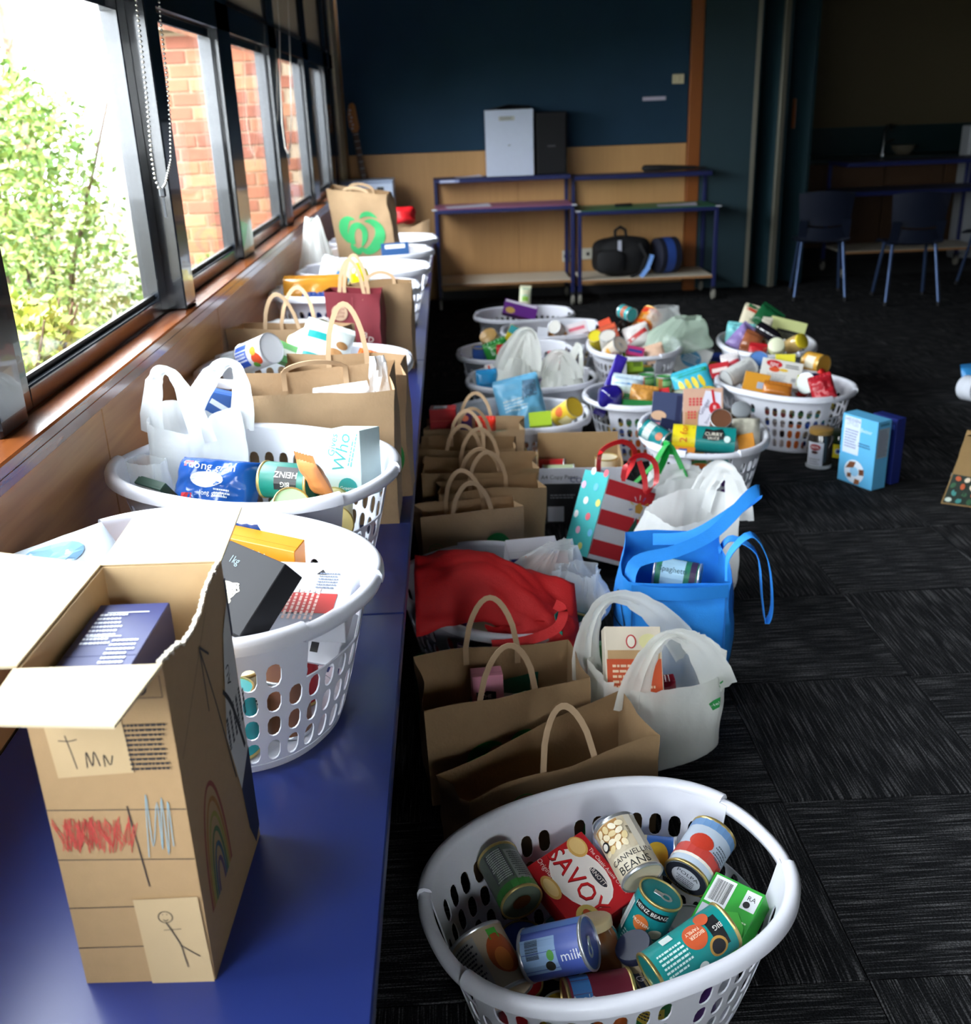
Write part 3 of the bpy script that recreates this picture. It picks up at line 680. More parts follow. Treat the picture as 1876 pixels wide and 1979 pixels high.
def strip(pts, hw, th=.0016, side=None):              # flat band along a path, its flat side turned to the path's plane normal
    P = [V3(p) for p in pts]
    if side is not None:
        Q = []
        for i in range(len(P)-1):
            a, b, c_, d = P[max(i-1, 0)], P[i], P[i+1], P[min(i+2, len(P)-1)]
            for k in range(5): t = k/5; Q.append((b*2 + (c_-a)*t + (a*2-b*5+c_*4-d)*t*t + (b*3-a-c_*3+d)*t**3)*.5)
        P = Q+[P[-1]]
    c = sum(P, V3())/len(P); nrm = V3((0, 0, 0))
    for a, b in zip(P[:-1], P[1:]): nrm += (a-c).cross(b-c)
    nrm = V3(side) if side is not None else nrm.normalized()
    b = MB(); vs = []; fs = []
    for i, p in enumerate(P):
        t = (P[min(i+1, len(P)-1)]-P[max(i-1, 0)]).normalized(); s = nrm.cross(t).normalized()*hw if side is None else (nrm - t*nrm.dot(t)).normalized()*hw
        n_ = t.cross(s).normalized()*th*.5
        vs += [p-s-n_, p+s-n_, p+s+n_, p-s+n_]
    for i in range(len(P)-1):
        for k in range(4): fs.append((4*i+k, 4*i+(k+1) % 4, 4*i+4+(k+1) % 4, 4*i+4+k))
    fs += [(3, 2, 1, 0), tuple(4*(len(P)-1)+k for k in range(4))]
    return b.add([tuple(v) for v in vs], fs)
# ---- plastic carrier bags
m_film_w = film('#f4f6f6', .07, .42, .35, 'white_film')
m_film_g = film('#f0f2ec', .08, .40, .35, 'greyish_film')
m_film_c = film('#eef3f4', .52, .35, .12, 'clear_film', bump=.5)
m_film_gr = film('#cfe4d2', .42, .35, .15, 'green_tinted_film', bump=.4)
def plastic_bag(label, x, y, rot, rx, ry, h, z=0.0, seed=1, mat=None, neck=.75, ears=(), pr=(), tilt=(0, 0), lump=.14, fold=.05, group=None, dip=.0, close=False, n=72, shear=(0, 0)):
    t = thing('plastic_bag', label, 'plastic bag', (x, y, z), (math.radians(tilt[0]), math.radians(tilt[1]), math.radians(rot)), group)
    mat = mat or m_film_w
    def R(f, v, o=0.0):
        th = 2*PI*f; cx, sy = sup(1, 1, th, 2.8)
        k = min(1, (.62+2.6*v)) if v < .15 else 1+(neck-1)*max(0, (v-.35)/.65)**1.3
        l = nz(math.cos(th)*1.3+seed, math.sin(th)*1.3, v*2.2)*lump*(1 if v > .1 else .3)
        fo = (abs(nz(math.cos(th)*5+seed, math.sin(th)*5, v*1.1+seed))-.22)*fold*(.35+1.6*v) + nz(math.cos(th)*11, math.sin(th)*11+seed, v*2)*fold*.45*v
        kk = k+l+fo; zz = h*v*(1+.05*nz(th, seed)*v) - dip*h*(v**2)*abs(math.sin(th))**2
        return V3((rx*kk*cx+o*math.cos(th)+shear[0]*v*v, ry*kk*sy+o*math.sin(th)+shear[1]*v*v, max(zz, 0) if not close else zz))
    b = MB(); b.grid(lambda u, v: R(u, v), n, 26, cu=True)
    b.add([R(k/n, 0)+V3((0, 0, .001)) for k in range(n)], [tuple(range(n-1, -1, -1))])
    if close: b.add([R(k/n, 1) for k in range(n)], [tuple(range(n))])
    obj('bag_body', b, mat, t, True, 80)
    for (f0, f1, hh, ax, ay, w0, w1) in ears:
        a, c = R(f0, .80), R(f1, .80); P = []; Wd = []
        for i in range(23):
            q = i/22; e = math.sin(PI*q)**.7; P.append(a.lerp(c, q)+V3((ax*e, ay*e, hh*e))); Wd.append(w1+(w0-w1)*(abs(2*q-1)**1.1)+.004*nz(i*.9, seed))
        B2 = MB(); vs = []; fs = []; m = 9
        sd = (c-a).normalized().cross(V3((0, 0, 1)))
        for i, p in enumerate(P):
            tn = (P[min(i+1, 22)]-P[max(i-1, 0)]).normalized(); s = sd.cross(tn).normalized() if True else 0
            for k in range(m):
                e = (k/(m-1)-.5)*2; vs.append(p + s*(e*Wd[i]) + sd*((.004+.12*Wd[i])*nz(k*.9+seed, i*.12, seed)*1.6+.003*nz(i*.7, k, seed)))
        for i in range(22):
            for k in range(m-1): fs.append((i*m+k, i*m+k+1, (i+1)*m+k+1, (i+1)*m+k))
        obj('carry_loop', B2.add([tuple(v) for v in vs], fs), mat, t, True, 80)
    if pr:
        per = PI*(rx+ry)
        prints(t, pr, lambda X, Y, o: R((.75+X/per) % 1, Y/h, o+.0025), rough=.6)
    return t
# ================================================================== furniture at the back
m_navy = M('#121c52', .45, var=.1, scale=10)
def caster(par, x, y, zt=.1):
    c = obj('caster_fork', MB().bbox(x-.018, x+.018, y-.02, y+.02, .055, zt, .003), M('#2c2c30', .5, metal=.5), par)
    w = MB().lathe([(.0, -.014), (.032, -.014), (.042, -.009), (.042, .009), (.032, .014), (.0, .014)], 20)
    obj('wheel', w, M('#8d8a80', .5), c, True, 50, loc=(x, y, .042), rot=(0, PI/2, 0))
def trolley(label, x0, x1, yf, yb, zlow, zmid, ztop, topc, yt):
    t = thing('shelf_trolley', label, 'trolley', ((x0+x1)/2, (yf+yb)/2, 0)); w = (x1-x0)/2; d = (yb-yf)/2; s = .014
    for sx in (-1, 1):
        obj('leg', MB().bbox(sx*w-s, sx*w+s, -d-s, -d+s, .09, zmid, .003), m_navy, t)
        obj('leg', MB().bbox(sx*w-s, sx*w+s, d-s, d+s, .09, ztop, .003), m_navy, t)
        for sy in (-1, 1): caster(t, sx*w, sy*d)
    obj('shelf', MB().bbox(-w+s, w-s, -d-.01, d+.01, zlow-.022, zlow, .003), M('#cfc6b4', .5), t)
    obj('shelf_edge', MB().box(-w+s, w-s, -d-.0115, -d-.0102, zlow-.022, zlow-.004), M('#a4754a', .6), t)
    for z_, ya in ((zmid, -d-.015), (ztop, yt-(yf+yb)/2)):
        obj('shelf_frame', MB().bbox(-w-.012, w+.012, ya, ya+.025, z_-.034, z_-.004, .003).bbox(-w-.012, w+.012, d-.01, d+.015, z_-.034, z_-.004, .003).box(-w-.012, -w+.012, ya+.025, d-.01, z_-.034, z_-.004).box(w-.012, w+.012, ya+.025, d-.01, z_-.034, z_-.004), m_navy, t)
        obj('shelf', MB().bbox(-w-.012, w+.012, ya+.001, d+.014, z_-.0035, z_, .001), M(topc if z_ == zmid else '#20284e', .5), t)
    for sx in (-1, 1): obj('corner_cap', MB().bbox(sx*(w+.012)-.02, sx*(w+.012)+.02, -d-.017, -d+.02, zmid-.006, zmid+.0015, .001), m_white, t)
    return t
trolley('navy steel trolley with a pink middle shelf below the white carton', -.10, .93, 8.02, 8.44, .20, .755, .962, '#a8698a', 8.22)
trolley('navy steel trolley with a green middle shelf holding the backpacks', .985, 2.03, 8.02, 8.44, .19, .705, .945, '#3f7d56', 8.24)
trolley('dim trolley standing in the kitchenette behind the chairs', 3.3, 4.5, 8.75, 9.2, .22, .7, .93, '#2a2f50', 8.75)
# loose papers
def sheet(label, x, y, z, w, d, rot, col='#d9d6e6'):
    b = MB(); b.grid(lambda u, v: ((u-.5)*w, (v-.5)*d, .002+.010*u*u*v), 6, 6); b.grid(lambda u, v: ((.5-u)*w, (v-.5)*d, .0012+.010*(1-u)**2*v), 6, 6)
    return tag(obj('paper_sheet', b, M(col, .7), None, True, loc=(x, y, z), rot=(0, 0, math.radians(rot))), label, 'paper')
p = WY(905, 405, 8.12); sheet('white paper sheet on the pink trolley shelf', p.x, 8.16, .756, .34, .16, 8)
p = WY(1310, 397, 8.12); sheet('pale paper sheet on the green trolley shelf', p.x, 8.16, .706, .3, .14, -6)
p = WY(905, 340, 8.3); sheet('crumpled white paper left of the white carton', p.x, 8.31, .963, .2, .12, 12); 
tagstrip = WY(868, 346, 8.2)
t = thing('name_label', 'row of white letter stickers on the front of the trolley', 'sticker', (tagstrip.x, 8.216, .943))
prints(t, [('rect', 0, 0, .15, .022, '#8e98c0'), ('lines', 0, 0, .14, .018, '#e6e8f4', 0, 1)], lambda x, y, o: (x, -o-.001, y))
# white carton and black loudspeaker
a, b = WY(941, 338, 8.24), WY(1032, 338, 8.24); tp = WY(985, 212, 8.24)
t = thing('tall_carton', 'tall white carton standing on the trolley', 'box', ((a.x+b.x)/2, 8.33, .963)); w = (b.x-a.x)/2; hgt = tp.z-.963
obj('box_body', MB().bbox(-w, w, -.09, .09, 0, hgt, .003), M('#c3cbdf', .5, var=.04), t)
obj('open_flap', MB().add([(-w*.7, -.08, hgt+.001), (0, 0, hgt+.035), (w*.9, .02, hgt+.02), (w, .085, hgt+.001), (-w, .085, hgt+.001)], [(0, 1, 4), (1, 2, 3, 4)]), m_dark, t)
prints(t, [('rect', -.02, hgt*.87, .12, .03, '#b5b4ae'), ('lines', -.02, hgt*.87, .1, .03, '#6a6c74', 0, 3), ('rect', -.005, hgt*.47, .02, .006, '#55575f')], lambda x, y, o: (x, -.09-o, y))
a2, b2 = WY(1036, 337, 8.26), WY(1096, 337, 8.26)
t = thing('loudspeaker', 'black loudspeaker cabinet right of the white carton', 'speaker', ((a2.x+b2.x)/2, 8.34, .963)); w = (b2.x-a2.x)/2
obj('cabinet', MB().bbox(-w, w, -.08, .08, 0, .45, .01), M('#0a0a0d', .55), t); obj('grille', MB().bbox(-w+.012, w-.012, -.086, -.08, .015, .435, .004), M('#121216', .9, bump=.5, bscale=300), t)
obj('badge', MB().box(-.03, .03, -.088, -.086, .2, .212), M('#3a3a3e', .4), t)
# backpacks on the lower shelf of the second trolley
def blob(name, mat, par, rx, ry, rz, c, seed, k=.07, n=2.6):
    b = MB()
    def P(u, v):
        th, ph = 2*PI*u, PI*(v-.5); cx, sy = sup(1, 1, th, n); q = math.cos(ph)**.5 if abs(v-.5) < .499 else 0; zz = math.copysign(abs(math.sin(ph))**.7, math.sin(ph))
        r_ = 1+k*nz(cx*1.7*q+seed, sy*1.7*q, zz*1.7+seed)
        return (c[0]+rx*q*cx*r_, c[1]+ry*q*sy*r_, c[2]+rz*zz*r_)
    b.grid(P, 28, 16, cu=True); return obj(name, b, mat, par, True, 60)
zl = .192; p = WY(1200, 500, 8.2)
t = thing('backpack', 'black backpack lying on the lower trolley shelf', 'backpack', (p.x, 8.2, zl)); m_bk = M('#0c0c10', .75, bump=.3)
blob('bag_body', m_bk, t, .23, .13, .145, (0, 0, .145), 3); blob('front_pocket', m_bk, t, .12, .05, .09, (-.1, -.12, .12), 4)
obj('grab_handle', MB().tube([(-.05, 0, .28), (-.05, 0, .34), (-.01, 0, .365), (.03, 0, .34), (.04, 0, .28)], .012), m_bk, t, True)
obj('hang_tag', MB().bbox(-.05, -.02, -.145, -.14, .14, .28, .001), M('#b9bccb', .4), t)
obj('strap', strip([(.12, -.12, .25), (.17, -.15, .15), (.12, -.16, .03), (.05, -.17, 0)], .012), m_bk, t)
p = WY(1285, 505, 8.2)
t = thing('drum_bag', 'round dark blue padded bag beside the black backpack', 'bag', (p.x, 8.2, zl)); m_bl = M('#16244e', .7)
b = MB().lathe([(.0, -.09), (.12, -.09), (.135, -.08), (.135, .08), (.12, .09), (0, .09)], 28); obj('bag_body', b, M('#10142a', .75), t, True, 50, loc=(0, 0, .137), rot=(0, PI/2, .25))
obj('blue_band', MB().lathe([(.1365, -.04), (.1365, .03)], 28, False), M('#2b4c9a', .6), t, True, 50, loc=(0, 0, .137), rot=(0, PI/2, .25))
obj('ribbon', strip([(-.13, -.13, .16), (-.17, -.16, .06), (-.22, -.17, -.0)], .018), M('#6d9be0', .5), t)
p = WY(1290, 328, 8.32)
t = thing('umbrella', 'folded black umbrella lying on top of the green-shelved trolley', 'umbrella', (p.x, 8.33, .975)); 
obj('canopy', MB().tube([(-.2, 0, .0), (-.18, 0, .0), (-.05, 0, 0), (.22, 0, -.006)], [.01, .026, .024, .012], 10), m_bk, t, True); obj('handle', MB().tube([(.22, 0, -.006), (.3, 0, -.012)], .008), m_dark, t, True)
p = WY(1205, 388, 8.25); tag(obj('spectacle_case', MB().bbox(-.07, .07, -.02, .02, 0, .02, .008), m_dark, None, True, loc=(p.x, 8.26, .706), rot=(0, 0, .1)), 'small black case on the green trolley shelf', 'case')
# plastic chairs
m_ch = M('#121828', .35, var=.05); m_leg = M('#42557a', .3, metal=.6)
def chair(label, x, y, rot):
    t = thing('school_chair', label, 'chair', (x, y, 0), (0, 0, math.radians(rot)), 'navy plastic school chairs')     # faces +y
    def back(u, v):
        X = (u-.5)*.40*(1-.10*(1-v)); c = (2*u-1)**2; z_ = .565+.235*v - .02*c*v; return (X, -.195-.05*v+.045*c*(.6+.4*v)*1.2, z_ - (.02 if v == 0 else 0)*(1-c))
    def shell(fn, th, nu, nv, nm):
        b = MB(); b.grid(fn, nu, nv); me = b.mesh(nm); bm = bmesh.new(); bm.from_mesh(me); bmesh.ops.solidify(bm, geom=bm.faces[:], thickness=th); bm.to_mesh(me); bm.free()
        me.polygons.foreach_set('use_smooth', [True]*len(me.polygons)); me.set_sharp_from_angle(angle=.8); obj(nm, me, m_ch, t)
    shell(back, .012, 14, 8, 'backrest')
    def seat(u, v):
        X = (u-.5)*.40*(.94+.06*v); return (X, -.17+.38*v, .425+.02*(2*u-1)**2*(1-v)+.012*v-.025*max(0, v-.85)/.15+.02*max(0, .15-v)/.15)
    shell(seat, .014, 12, 12, 'seat')
    shell(lambda u, v: ((u-.5)*.36*(1-.12*v), -.185-.02*v+.035*(2*u-1)**2, .44+.105*v-.015*(1-(2*u-1)**2)*v), .012, 12, 6, 'lower_back')
    for s in (-1, 1):
        shell(lambda u, v, s=s: (s*(.125+.06*u), -.17-.035*v+.02*(1-v), .435+.16*v), .012, 4, 6, 'back_support')
        obj('leg', MB().tube([(s*.15, -.12, .42), (s*.185, -.25, .012)], .0125, 10), m_leg, t, True)
        obj('leg', MB().tube([(s*.15, .13, .42), (s*.185, .21, .012)], .0125, 10), m_leg, t, True)
        for yy in (-.25, .21): obj('foot', MB().lathe([(.016, 0), (.016, .022), (.0126, .03)], 10), m_dark, t, True, 50, loc=(s*.186, yy, 0))
    obj('seat_frame', MB().tube([(-.15, -.12, .413), (-.15, .13, .413)], .01).tube([(.15, -.12, .413), (.15, .13, .413)], .01).tube([(-.15, .0, .413), (.15, 0, .413)], .01), m_leg, t, True)
chair('navy plastic school chair in front of the folding doors', 2.84, 7.99, -14)
chair('navy plastic school chair standing before the kitchenette trolley', 3.39, 7.66, -10)
chair('navy plastic school chair furthest from the folding doors', 4.28, 8.05, 12)
tb = thing('round_table', 'dark round table in the kitchenette behind the chairs', 'table', (3.30, 9.1, 0)) if False else None
# electric guitar leaning in the corner
A, B = WY(676, 203, 8.40), WY(704, 350, 8.36)
ax = (A-B).normalized(); g = thing('electric_guitar', 'electric guitar leaning in the corner by the windows', 'guitar', mtx=zframe(ax, B, V3((0.25, -1, 0))))
L_ = (A-B).length; hl = .20; m_neck = wood_mat('#3a2418', '#553524', 2, name='rosewood')
obj('neck', MB().bbox(-.021, .021, -.012, .012, -.12, L_-hl, .004), m_neck, g)
for k in range(9): obj('fret', MB().box(-.021, .021, -.0135, -.012, -.06+k*.05, -.057+k*.05), m_silver, g)
hs = [(-.021, 0), (.021, 0), (.038, .03), (.034, .1), (.028, .15), (.036, .19), (.022, .212), (-.004, .205), (-.02, .17), (-.034, .12), (-.038, .05)]
v_, f_ = poly2(hs); bb = MB().add([(x, -.008, y) for x, y in v_]+[(x, .008, y) for x, y in v_], [f for f in f_]+[tuple(i+len(v_) for i in f[::-1]) for f in f_]+[(i, (i+1) % len(hs), (i+1) % len(hs)+len(v_), i+len(v_)) for i in range(len(hs))])
obj('headstock', bb, wood_mat('#8a4f1c', '#b07028', 2, rough=.3, name='maple'), g, loc=(0, 0, L_-hl))
for k in range(6): obj('tuner', MB().lathe([(.006, 0), (.006, .012), (0, .013)], 10), m_silver, g, True, 50, loc=(-.018 + (.008*(k % 2)), -.008, L_-hl+.03+.026*k), rot=(PI/2, 0, 0))
blob('guitar_body', M('#5a1a10', .2, coat=.5), g, 0.155, .025, .2, (0, 0, -.215), 9, .02, 2.2)
# white appliance at the end of the bench
a, b = WY(652, 400, 8.0), WY(762, 400, 8.0)
t = thing('appliance_box', 'white flat-sided machine with a black badge at the end of the bench', 'appliance', ((a.x+b.x)/2, 8.12, ZB)); w = (b.x-a.x)/2; hgt = WY(700, 350, 8.0).z-ZB
obj('box_body', MB().bbox(-w, w, -.12, .14, 0, hgt-.02, .006), M('#c3d0e6', .4), t); obj('lid', MB().bbox(-w-.004, w+.004, -.124, .144, hgt-.019, hgt, .006), M('#a9b8d2', .4), t)
prints(t, [('rect', w*.55, hgt-.075, .05, .05, '#10131c'), ('lines', w*.55, hgt-.075, .03, .02, '#8d97a8', 0, 2)], lambda x, y, o: (x, -.12-o, y))
# ================================================================== cardboard box with children's drawings, front of the bench
m_card = M('#a98a62', .8, var=.06, scale=60, bump=.08, bscale=260, name='corrugated_card'); m_card_in = M('#b89c74', .8, var=.06, scale=60); m_cardl = M('#cabb9c', .8, var=.04)
FLc, FRc = V3((-.467, .934, ZB)), V3((-.315, .929, ZB))
bw_, bd, bh, th = .152, .258, .42, .004
cb = thing('cardboard_box', 'tall open cardboard box with crayon drawings on the bench', 'cardboard box', FLc, (0, 0, math.atan2(FRc.y-FLc.y, FRc.x-FLc.x)))
obj('front_side', MB().box(0, bw_, 0, th, 0, bh), m_card, cb); obj('back_side', MB().box(0, bw_, bd-th, bd, 0, bh), m_card_in, cb)
obj('left_side', MB().box(0, th, th, bd-th, 0, bh), m_card_in, cb)
rs = MB(); n = 40
for k in range(n):                                    # right side with a torn upper edge
    y0, y1 = th+(bd-2*th)*k/n, th+(bd-2*th)*(k+1)/n; q = lambda y: bh - .022*math.sin(PI*min(1, y/bd*1.15))**2 + .006*nz(y*70, 3)
    rs.add([(bw_-th, y0, 0), (bw_, y0, 0), (bw_, y1, 0), (bw_-th, y1, 0), (bw_-th, y0, q(y0)), (bw_, y0, q(y0)), (bw_, y1, q(y1)), (bw_-th, y1, q(y1))], [(4, 5, 6, 7), (1, 2, 6, 5), (3, 0, 4, 7)])
obj('right_side', rs, m_card, cb)
te = MB(); 
for k in range(70):
    y = th+(bd-2*th)*k/70; zt = bh - .022*math.sin(PI*min(1, y/bd*1.15))**2 + .006*nz(y*70, 3)
    te.box(bw_-.006-.002*nz(y*200, 1), bw_-.001+.002*nz(y*260, 5), y, y+.0042, zt-.002, zt+.003+.003*nz(y*300, 9))
obj('torn_edge', te, M('#d8cfc0', .9), cb, kind='stuff')
obj('base_side', MB().box(th, bw_-th, th, bd-th, 0, th), m_card_in, cb)
def flap(pts, mat):
    P = [V3(p) for p in pts]; nn = (P[1]-P[0]).cross(P[3]-P[0]).normalized()*.0035
    return obj('flap', MB().add([p[:] for p in P]+[(p-nn)[:] for p in P], [(0, 1, 2, 3), (7, 6, 5, 4), (0, 4, 5, 1), (1, 5, 6, 2), (2, 6, 7, 3), (3, 7, 4, 0)]), mat, cb)
flap([(0, 0, bh), (bw_, 0, bh), (bw_-.022, -.088, bh-.016), (-.004, -.082, bh-.012)], m_cardl)
flap([(0, bd, bh), (0, .006, bh), (-.10, -.02, bh+.012), (-.12, bd-.02, bh+.03)], m_cardl)
flap([(bw_, bd, bh), (0, bd, bh), (.034, bd+.05, bh+.045), (bw_+.02, bd+.058, bh+.05)], m_cardl)
def scrib(cx, cy, w, h, col, n, lw, seed, slant=.25):
    r_ = random.Random(seed); pts = []
    for k in range(n): pts.append((-w/2+w*k/(n-1)+r_.uniform(-.06, .06)*w + (slant*w if k % 2 else 0)*.3, (h/2 if k % 2 else -h/2)*r_.uniform(.55, 1), lw))
    return ('rib', cx, cy, pts, col)
ink = '#2c2a2c'; wax = M('#c24a40', .8, var=.3, scale=120); waxb = M('#86a8b4', .8, var=.2, scale=120); pencil = M('#4a4438', .8)
H0 = bh
prints(cb, [('rect', .076, .245, .152, .0012, ink, -1.5), ('rect', .076, .178, .152, .0012, ink, -1.5), ('rect', .05, .112, .1, .0012, ink), ('rect', .05, .054, .1, .0012, ink), ('rect', .092, .195, .0014, .11, ink, 4),
    scrib(.05, .212, .078, .05, wax, 46, .0004, 3), scrib(.046, .214, .07, .046, wax, 30, .0004, 5, -.6), scrib(.03, .214, .035, .05, wax, 26, .0004, 6, .5), scrib(.118, .225, .03, .09, waxb, 9, .0005, 8, .6),
    ('rect', .06, .335, .082, .088, '#bfa57c', 3), scrib(.05, .37, .022, .036, wax, 24, .0005, 12, .3),
    ('rib', .06, .322, [(-.022, .02, .0006), (-.019, .0, .0006), (-.016, -.022, .0006)], ink), ('rib', .06, .322, [(-.03, .014, .0006), (-.019, .013, .0006), (-.01, .015, .0006)], ink),
    ('rib', .06, .315, [(-.005, -.014, .0006), (-.003, .006, .0006), (.001, -.012, .0006), (.005, .006, .0006), (.009, -.012, .0006)], ink), ('rib', .06, .314, [(.014, -.012, .0006), (.015, .003, .0006), (.02, -.01, .0006), (.024, .002, .0006)], pencil),
    ('lines', .124, .325, .045, .06, ink, 0, 10), ('rect', .128, .385, .04, .0008, ink), ('rect', .148, .398, .0008, .026, ink), ('ell', .125, .396, .008, .008, ink), ('ell', .125, .396, .006, .006, '#b28a5c'),
    ('rect', .113, .06, .073, .128, '#bfa67e', 1.5)], lambda x, y, o: (x, -o, y), rough=.8)
circ = [(.008*math.cos(a), .008*math.sin(a), .0005) for a in [2*PI*k/12 for k in range(13)]]
prints(cb, [('rib', .108, .098, circ, pencil), ('rib', .108, .1, [(-.003, .002, .0006), (-.002, .002, .0006)], ink), ('rib', .108, .1, [(.002, .002, .0006), (.003, .002, .0006)], ink), ('rib', .108, .095, [(-.003, .0, .0004), (0, -.002, .0004), (.003, 0, .0004)], ink),
    ('rib', .108, .09, [(0, 0, .0006), (.006, -.015, .0006), (.012, -.033, .0006), (.014, -.05, .0006), (.016, -.066, .0006)], ink), ('rib', .108, .09, [(.012, -.033, .0006), (.022, -.042, .0006), (.032, -.05, .0006)], ink), ('rib', .108, .08, [(-.004, 0, .0004), (.016, .001, .0004)], pencil)], lambda x, y, o: (x, -o-.0032, y), rough=.8)
rain = ['#8a4434', '#9a6a30', '#8f8a3a', '#4f6a44', '#3e5866', '#5c4660']
rp_ = []
for k, c in enumerate(rain): s = .075-.011*k; rp_.append(('rib', .075, .075, [(s*.62*math.cos(a), s*1.9*math.sin(a), .003) for a in [PI*i/12 for i in range(13)]], M(c, .85, var=.3, scale=90)))
prints(cb, rp_ + [('rib', .15, .33, [(-.03, .045, .0016), (-.03, -.04, .0016)], ink), ('rib', .15, .33, [(-.03, .045, .0016), (.0, .02, .0016)], ink), ('rib', .15, .3, [(-.03, .07, .0016), (.0, -.02, .0016), (.035, -.15, .0016)], ink),
    ('rib', .1, .2, [(-.09, .1, .0005), (.06, .2, .0005)], ink), ('poly', .215, .2, [(-.045, .02), (.0, .14), (.036, .17), (.036, -.1), (.0, -.13)], '#c9c8c4'), ('poly', .23, .1, [(-.03, .02), (.025, .05), (.025, -.08), (.0, -.09), (-.02, -.05)], '#141a3a'),
    ('lines', .222, .22, .05, .1, '#33343a', 90, 6), ('rib', .21, .22, [(-.03, .06, .003), (.0, .02, .004), (.03, -.06, .004)], '#17171c'), ('text', .212, .285, .022, 'AU', '#1a1a20', 90), ('rect', .252, .36, .008, .08, '#141a3a')], lambda x, y, o: (bw_+o, x, y), rough=.8)
# pasta carton standing in the box
carton('dark blue pasta carton standing inside the cardboard box', '#1d2a66', (.085, .19, .30), V3((-.467+.056, .934+.018, ZB+.24)), V3((-.467+.1, .934+.017, ZB+.24)), V3((-.467+.056, .934+.018, ZB+.30)),
    pr=[('rect', 0, .143, .06, .002, '#9fb2e0'), ('rect', .0, .11, .001, .06, '#c8cfe6')],
    faces={'r': [('lines', -.05, .05, .03, .09, '#9ba6cc', 0, 14), ('lines', .0, .07, .03, .09, '#9ba6cc', 0, 14), ('ell', -.055, -.02, .012, .035, '#b3161c'), ('text', -.055, -.02, .02, 'Barilla', '#f2eee6', 90), ('text', -.08, .09, .014, 'PERFECT', '#e8e6ea', 90), ('text', -.02, .1, .013, 'LOVE', '#e8e6ea', 90), ('rib', -.04, -.01, [(0, -.02, .0008), (.012, .02, .0008)], '#c99a3c'), ('rib', -.035, -.01, [(0, -.02, .0008), (.014, .015, .0008)], '#c99a3c'), ('rib', -.03, -.012, [(0, -.02, .0008), (.02, .01, .0008)], '#c99a3c')],
           't': [('lines', -.015, .03, .035, .08, '#dfe6f6', 0, 8), ('lines', .018, -.03, .03, .07, '#dfe6f6', 0, 7), ('rect', .0, .07, .05, .002, '#e8eef8'), ('rect', .0, -.075, .05, .002, '#e8eef8'), ('rect', -.01, .01, .04, .002, '#e8eef8')]})
# ================================================================== laundry baskets
basket('b1', 'white laundry basket on the bench right behind the cardboard box', -.445, 1.522, -28, ZB)
basket('b2', 'white laundry basket on the bench holding the blue rice packet', -.437, 2.06, -30, ZB)
basket('b3', 'white laundry basket on the bench behind the big brown paper bag', -.442, 2.96, -6, ZB)
basket('b4a', 'white laundry basket on the bench beside the maroon bag', -.444, 4.30, 0, ZB)
basket('b4', 'white laundry basket on the bench just before the bag with the green apple emblem', -.41, 4.86, -4, ZB)
basket('b5', 'white laundry basket on the bench holding the bag with the green apple emblem', -.40, 5.44, 8, ZB)
basket('b6', 'white laundry basket at the far end of the basket row on the bench', -.385, 5.98, 0, ZB)
basket('F1', 'white laundry basket full of tins on the carpet with a red cracker box', .212, 1.352, 20)
basket('F2', 'white laundry basket on the carpet under the red bag and a knotted clear bag', .085, 2.485, -52)
basket('F3', 'white laundry basket on the carpet with the light blue crisp packet', .238, 4.13, -8)
basket('F4', 'white laundry basket on the carpet filled with two white plastic bags', .353, 4.74, 0)
basket('F5', 'white laundry basket on the carpet with a red-lidded noodle tub and green packet', .315, 5.32, 5)
basket('F6', 'white laundry basket on the carpet with a flour packet and blue bag', .575, 5.85, 14)
basket('F7', 'white laundry basket on the carpet with a purple carton, furthest along the row', .433, 6.345, 0)
basket('F8', 'white laundry basket on the carpet heaped with tins under a green-tinted film bag', .945, 5.36, 88)
basket('F9', 'white laundry basket on the carpet with two green tins and a purple bottle', .865, 4.40, 24)
basket('F10', 'white laundry basket on the carpet with the yellow and teal tin pack', .945, 3.80, 84)
basket('F11', 'white laundry basket on the carpet beside the tall blue cereal carton', 1.467, 4.44, -50)
basket('F12', 'white laundry basket on the carpet with a pale green carton on top', 1.63, 5.28, 86)
# ================================================================== paper bags
KG = 'brown paper carrier bags'
paper_bag('brown paper bag with a round green stamp behind the tin-filled basket', 0.155, 1.79, 21, .42, .17, .25, seed=2, gus=.12, flare=.04, pr=apple(.03, .09, .075)+stamp(-.10, .185, .028), handles=(1, 0), hh=.115, hw=.055, lean=(.03, .05), dip=(.02, .0, .0, .085), mat=m_kraft_d, group=KG)
paper_bag('brown paper bag holding a pink flour packet', 0.065, 2.03, 8, .36, .19, .285, seed=3, gus=.1, flare=.03, pr=apple(.0, .1, .09), handles=(1, 1), hh=.13, hw=.06, lean=(-.02, .0), dip=(.03, .0, .01, .01), mat=m_kraft_d, group=KG)
paper_bag('brown paper bag with green swirl between bench and gift bag', .02, 2.955, 10, .32, .13, .31, seed=4, pr=apple(.03, .13, .11)+stamp(-.12, .2, .022), handles=(1, 1), hh=.09, hw=.06, lean=(0, .03), mat=m_kraft, group=KG, tilt=(-4, 0))
paper_bag('plain brown paper bag between the dotted gift bag and the bench', .09, 3.14, 4, .34, .12, .32, seed=5, handles=(0, 1), hh=.09, hw=.06, mat=m_kraft_d, group=KG)
paper_bag('wide crumpled brown paper bag beside the copy paper box', .065, 3.34, 0, .40, .16, .325, seed=6, gus=.2, amp=.012, top=.03, handles=(1, 1), hh=.09, hw=.065, lean=(-.03, .02), mat=m_kraft_d, group=KG)
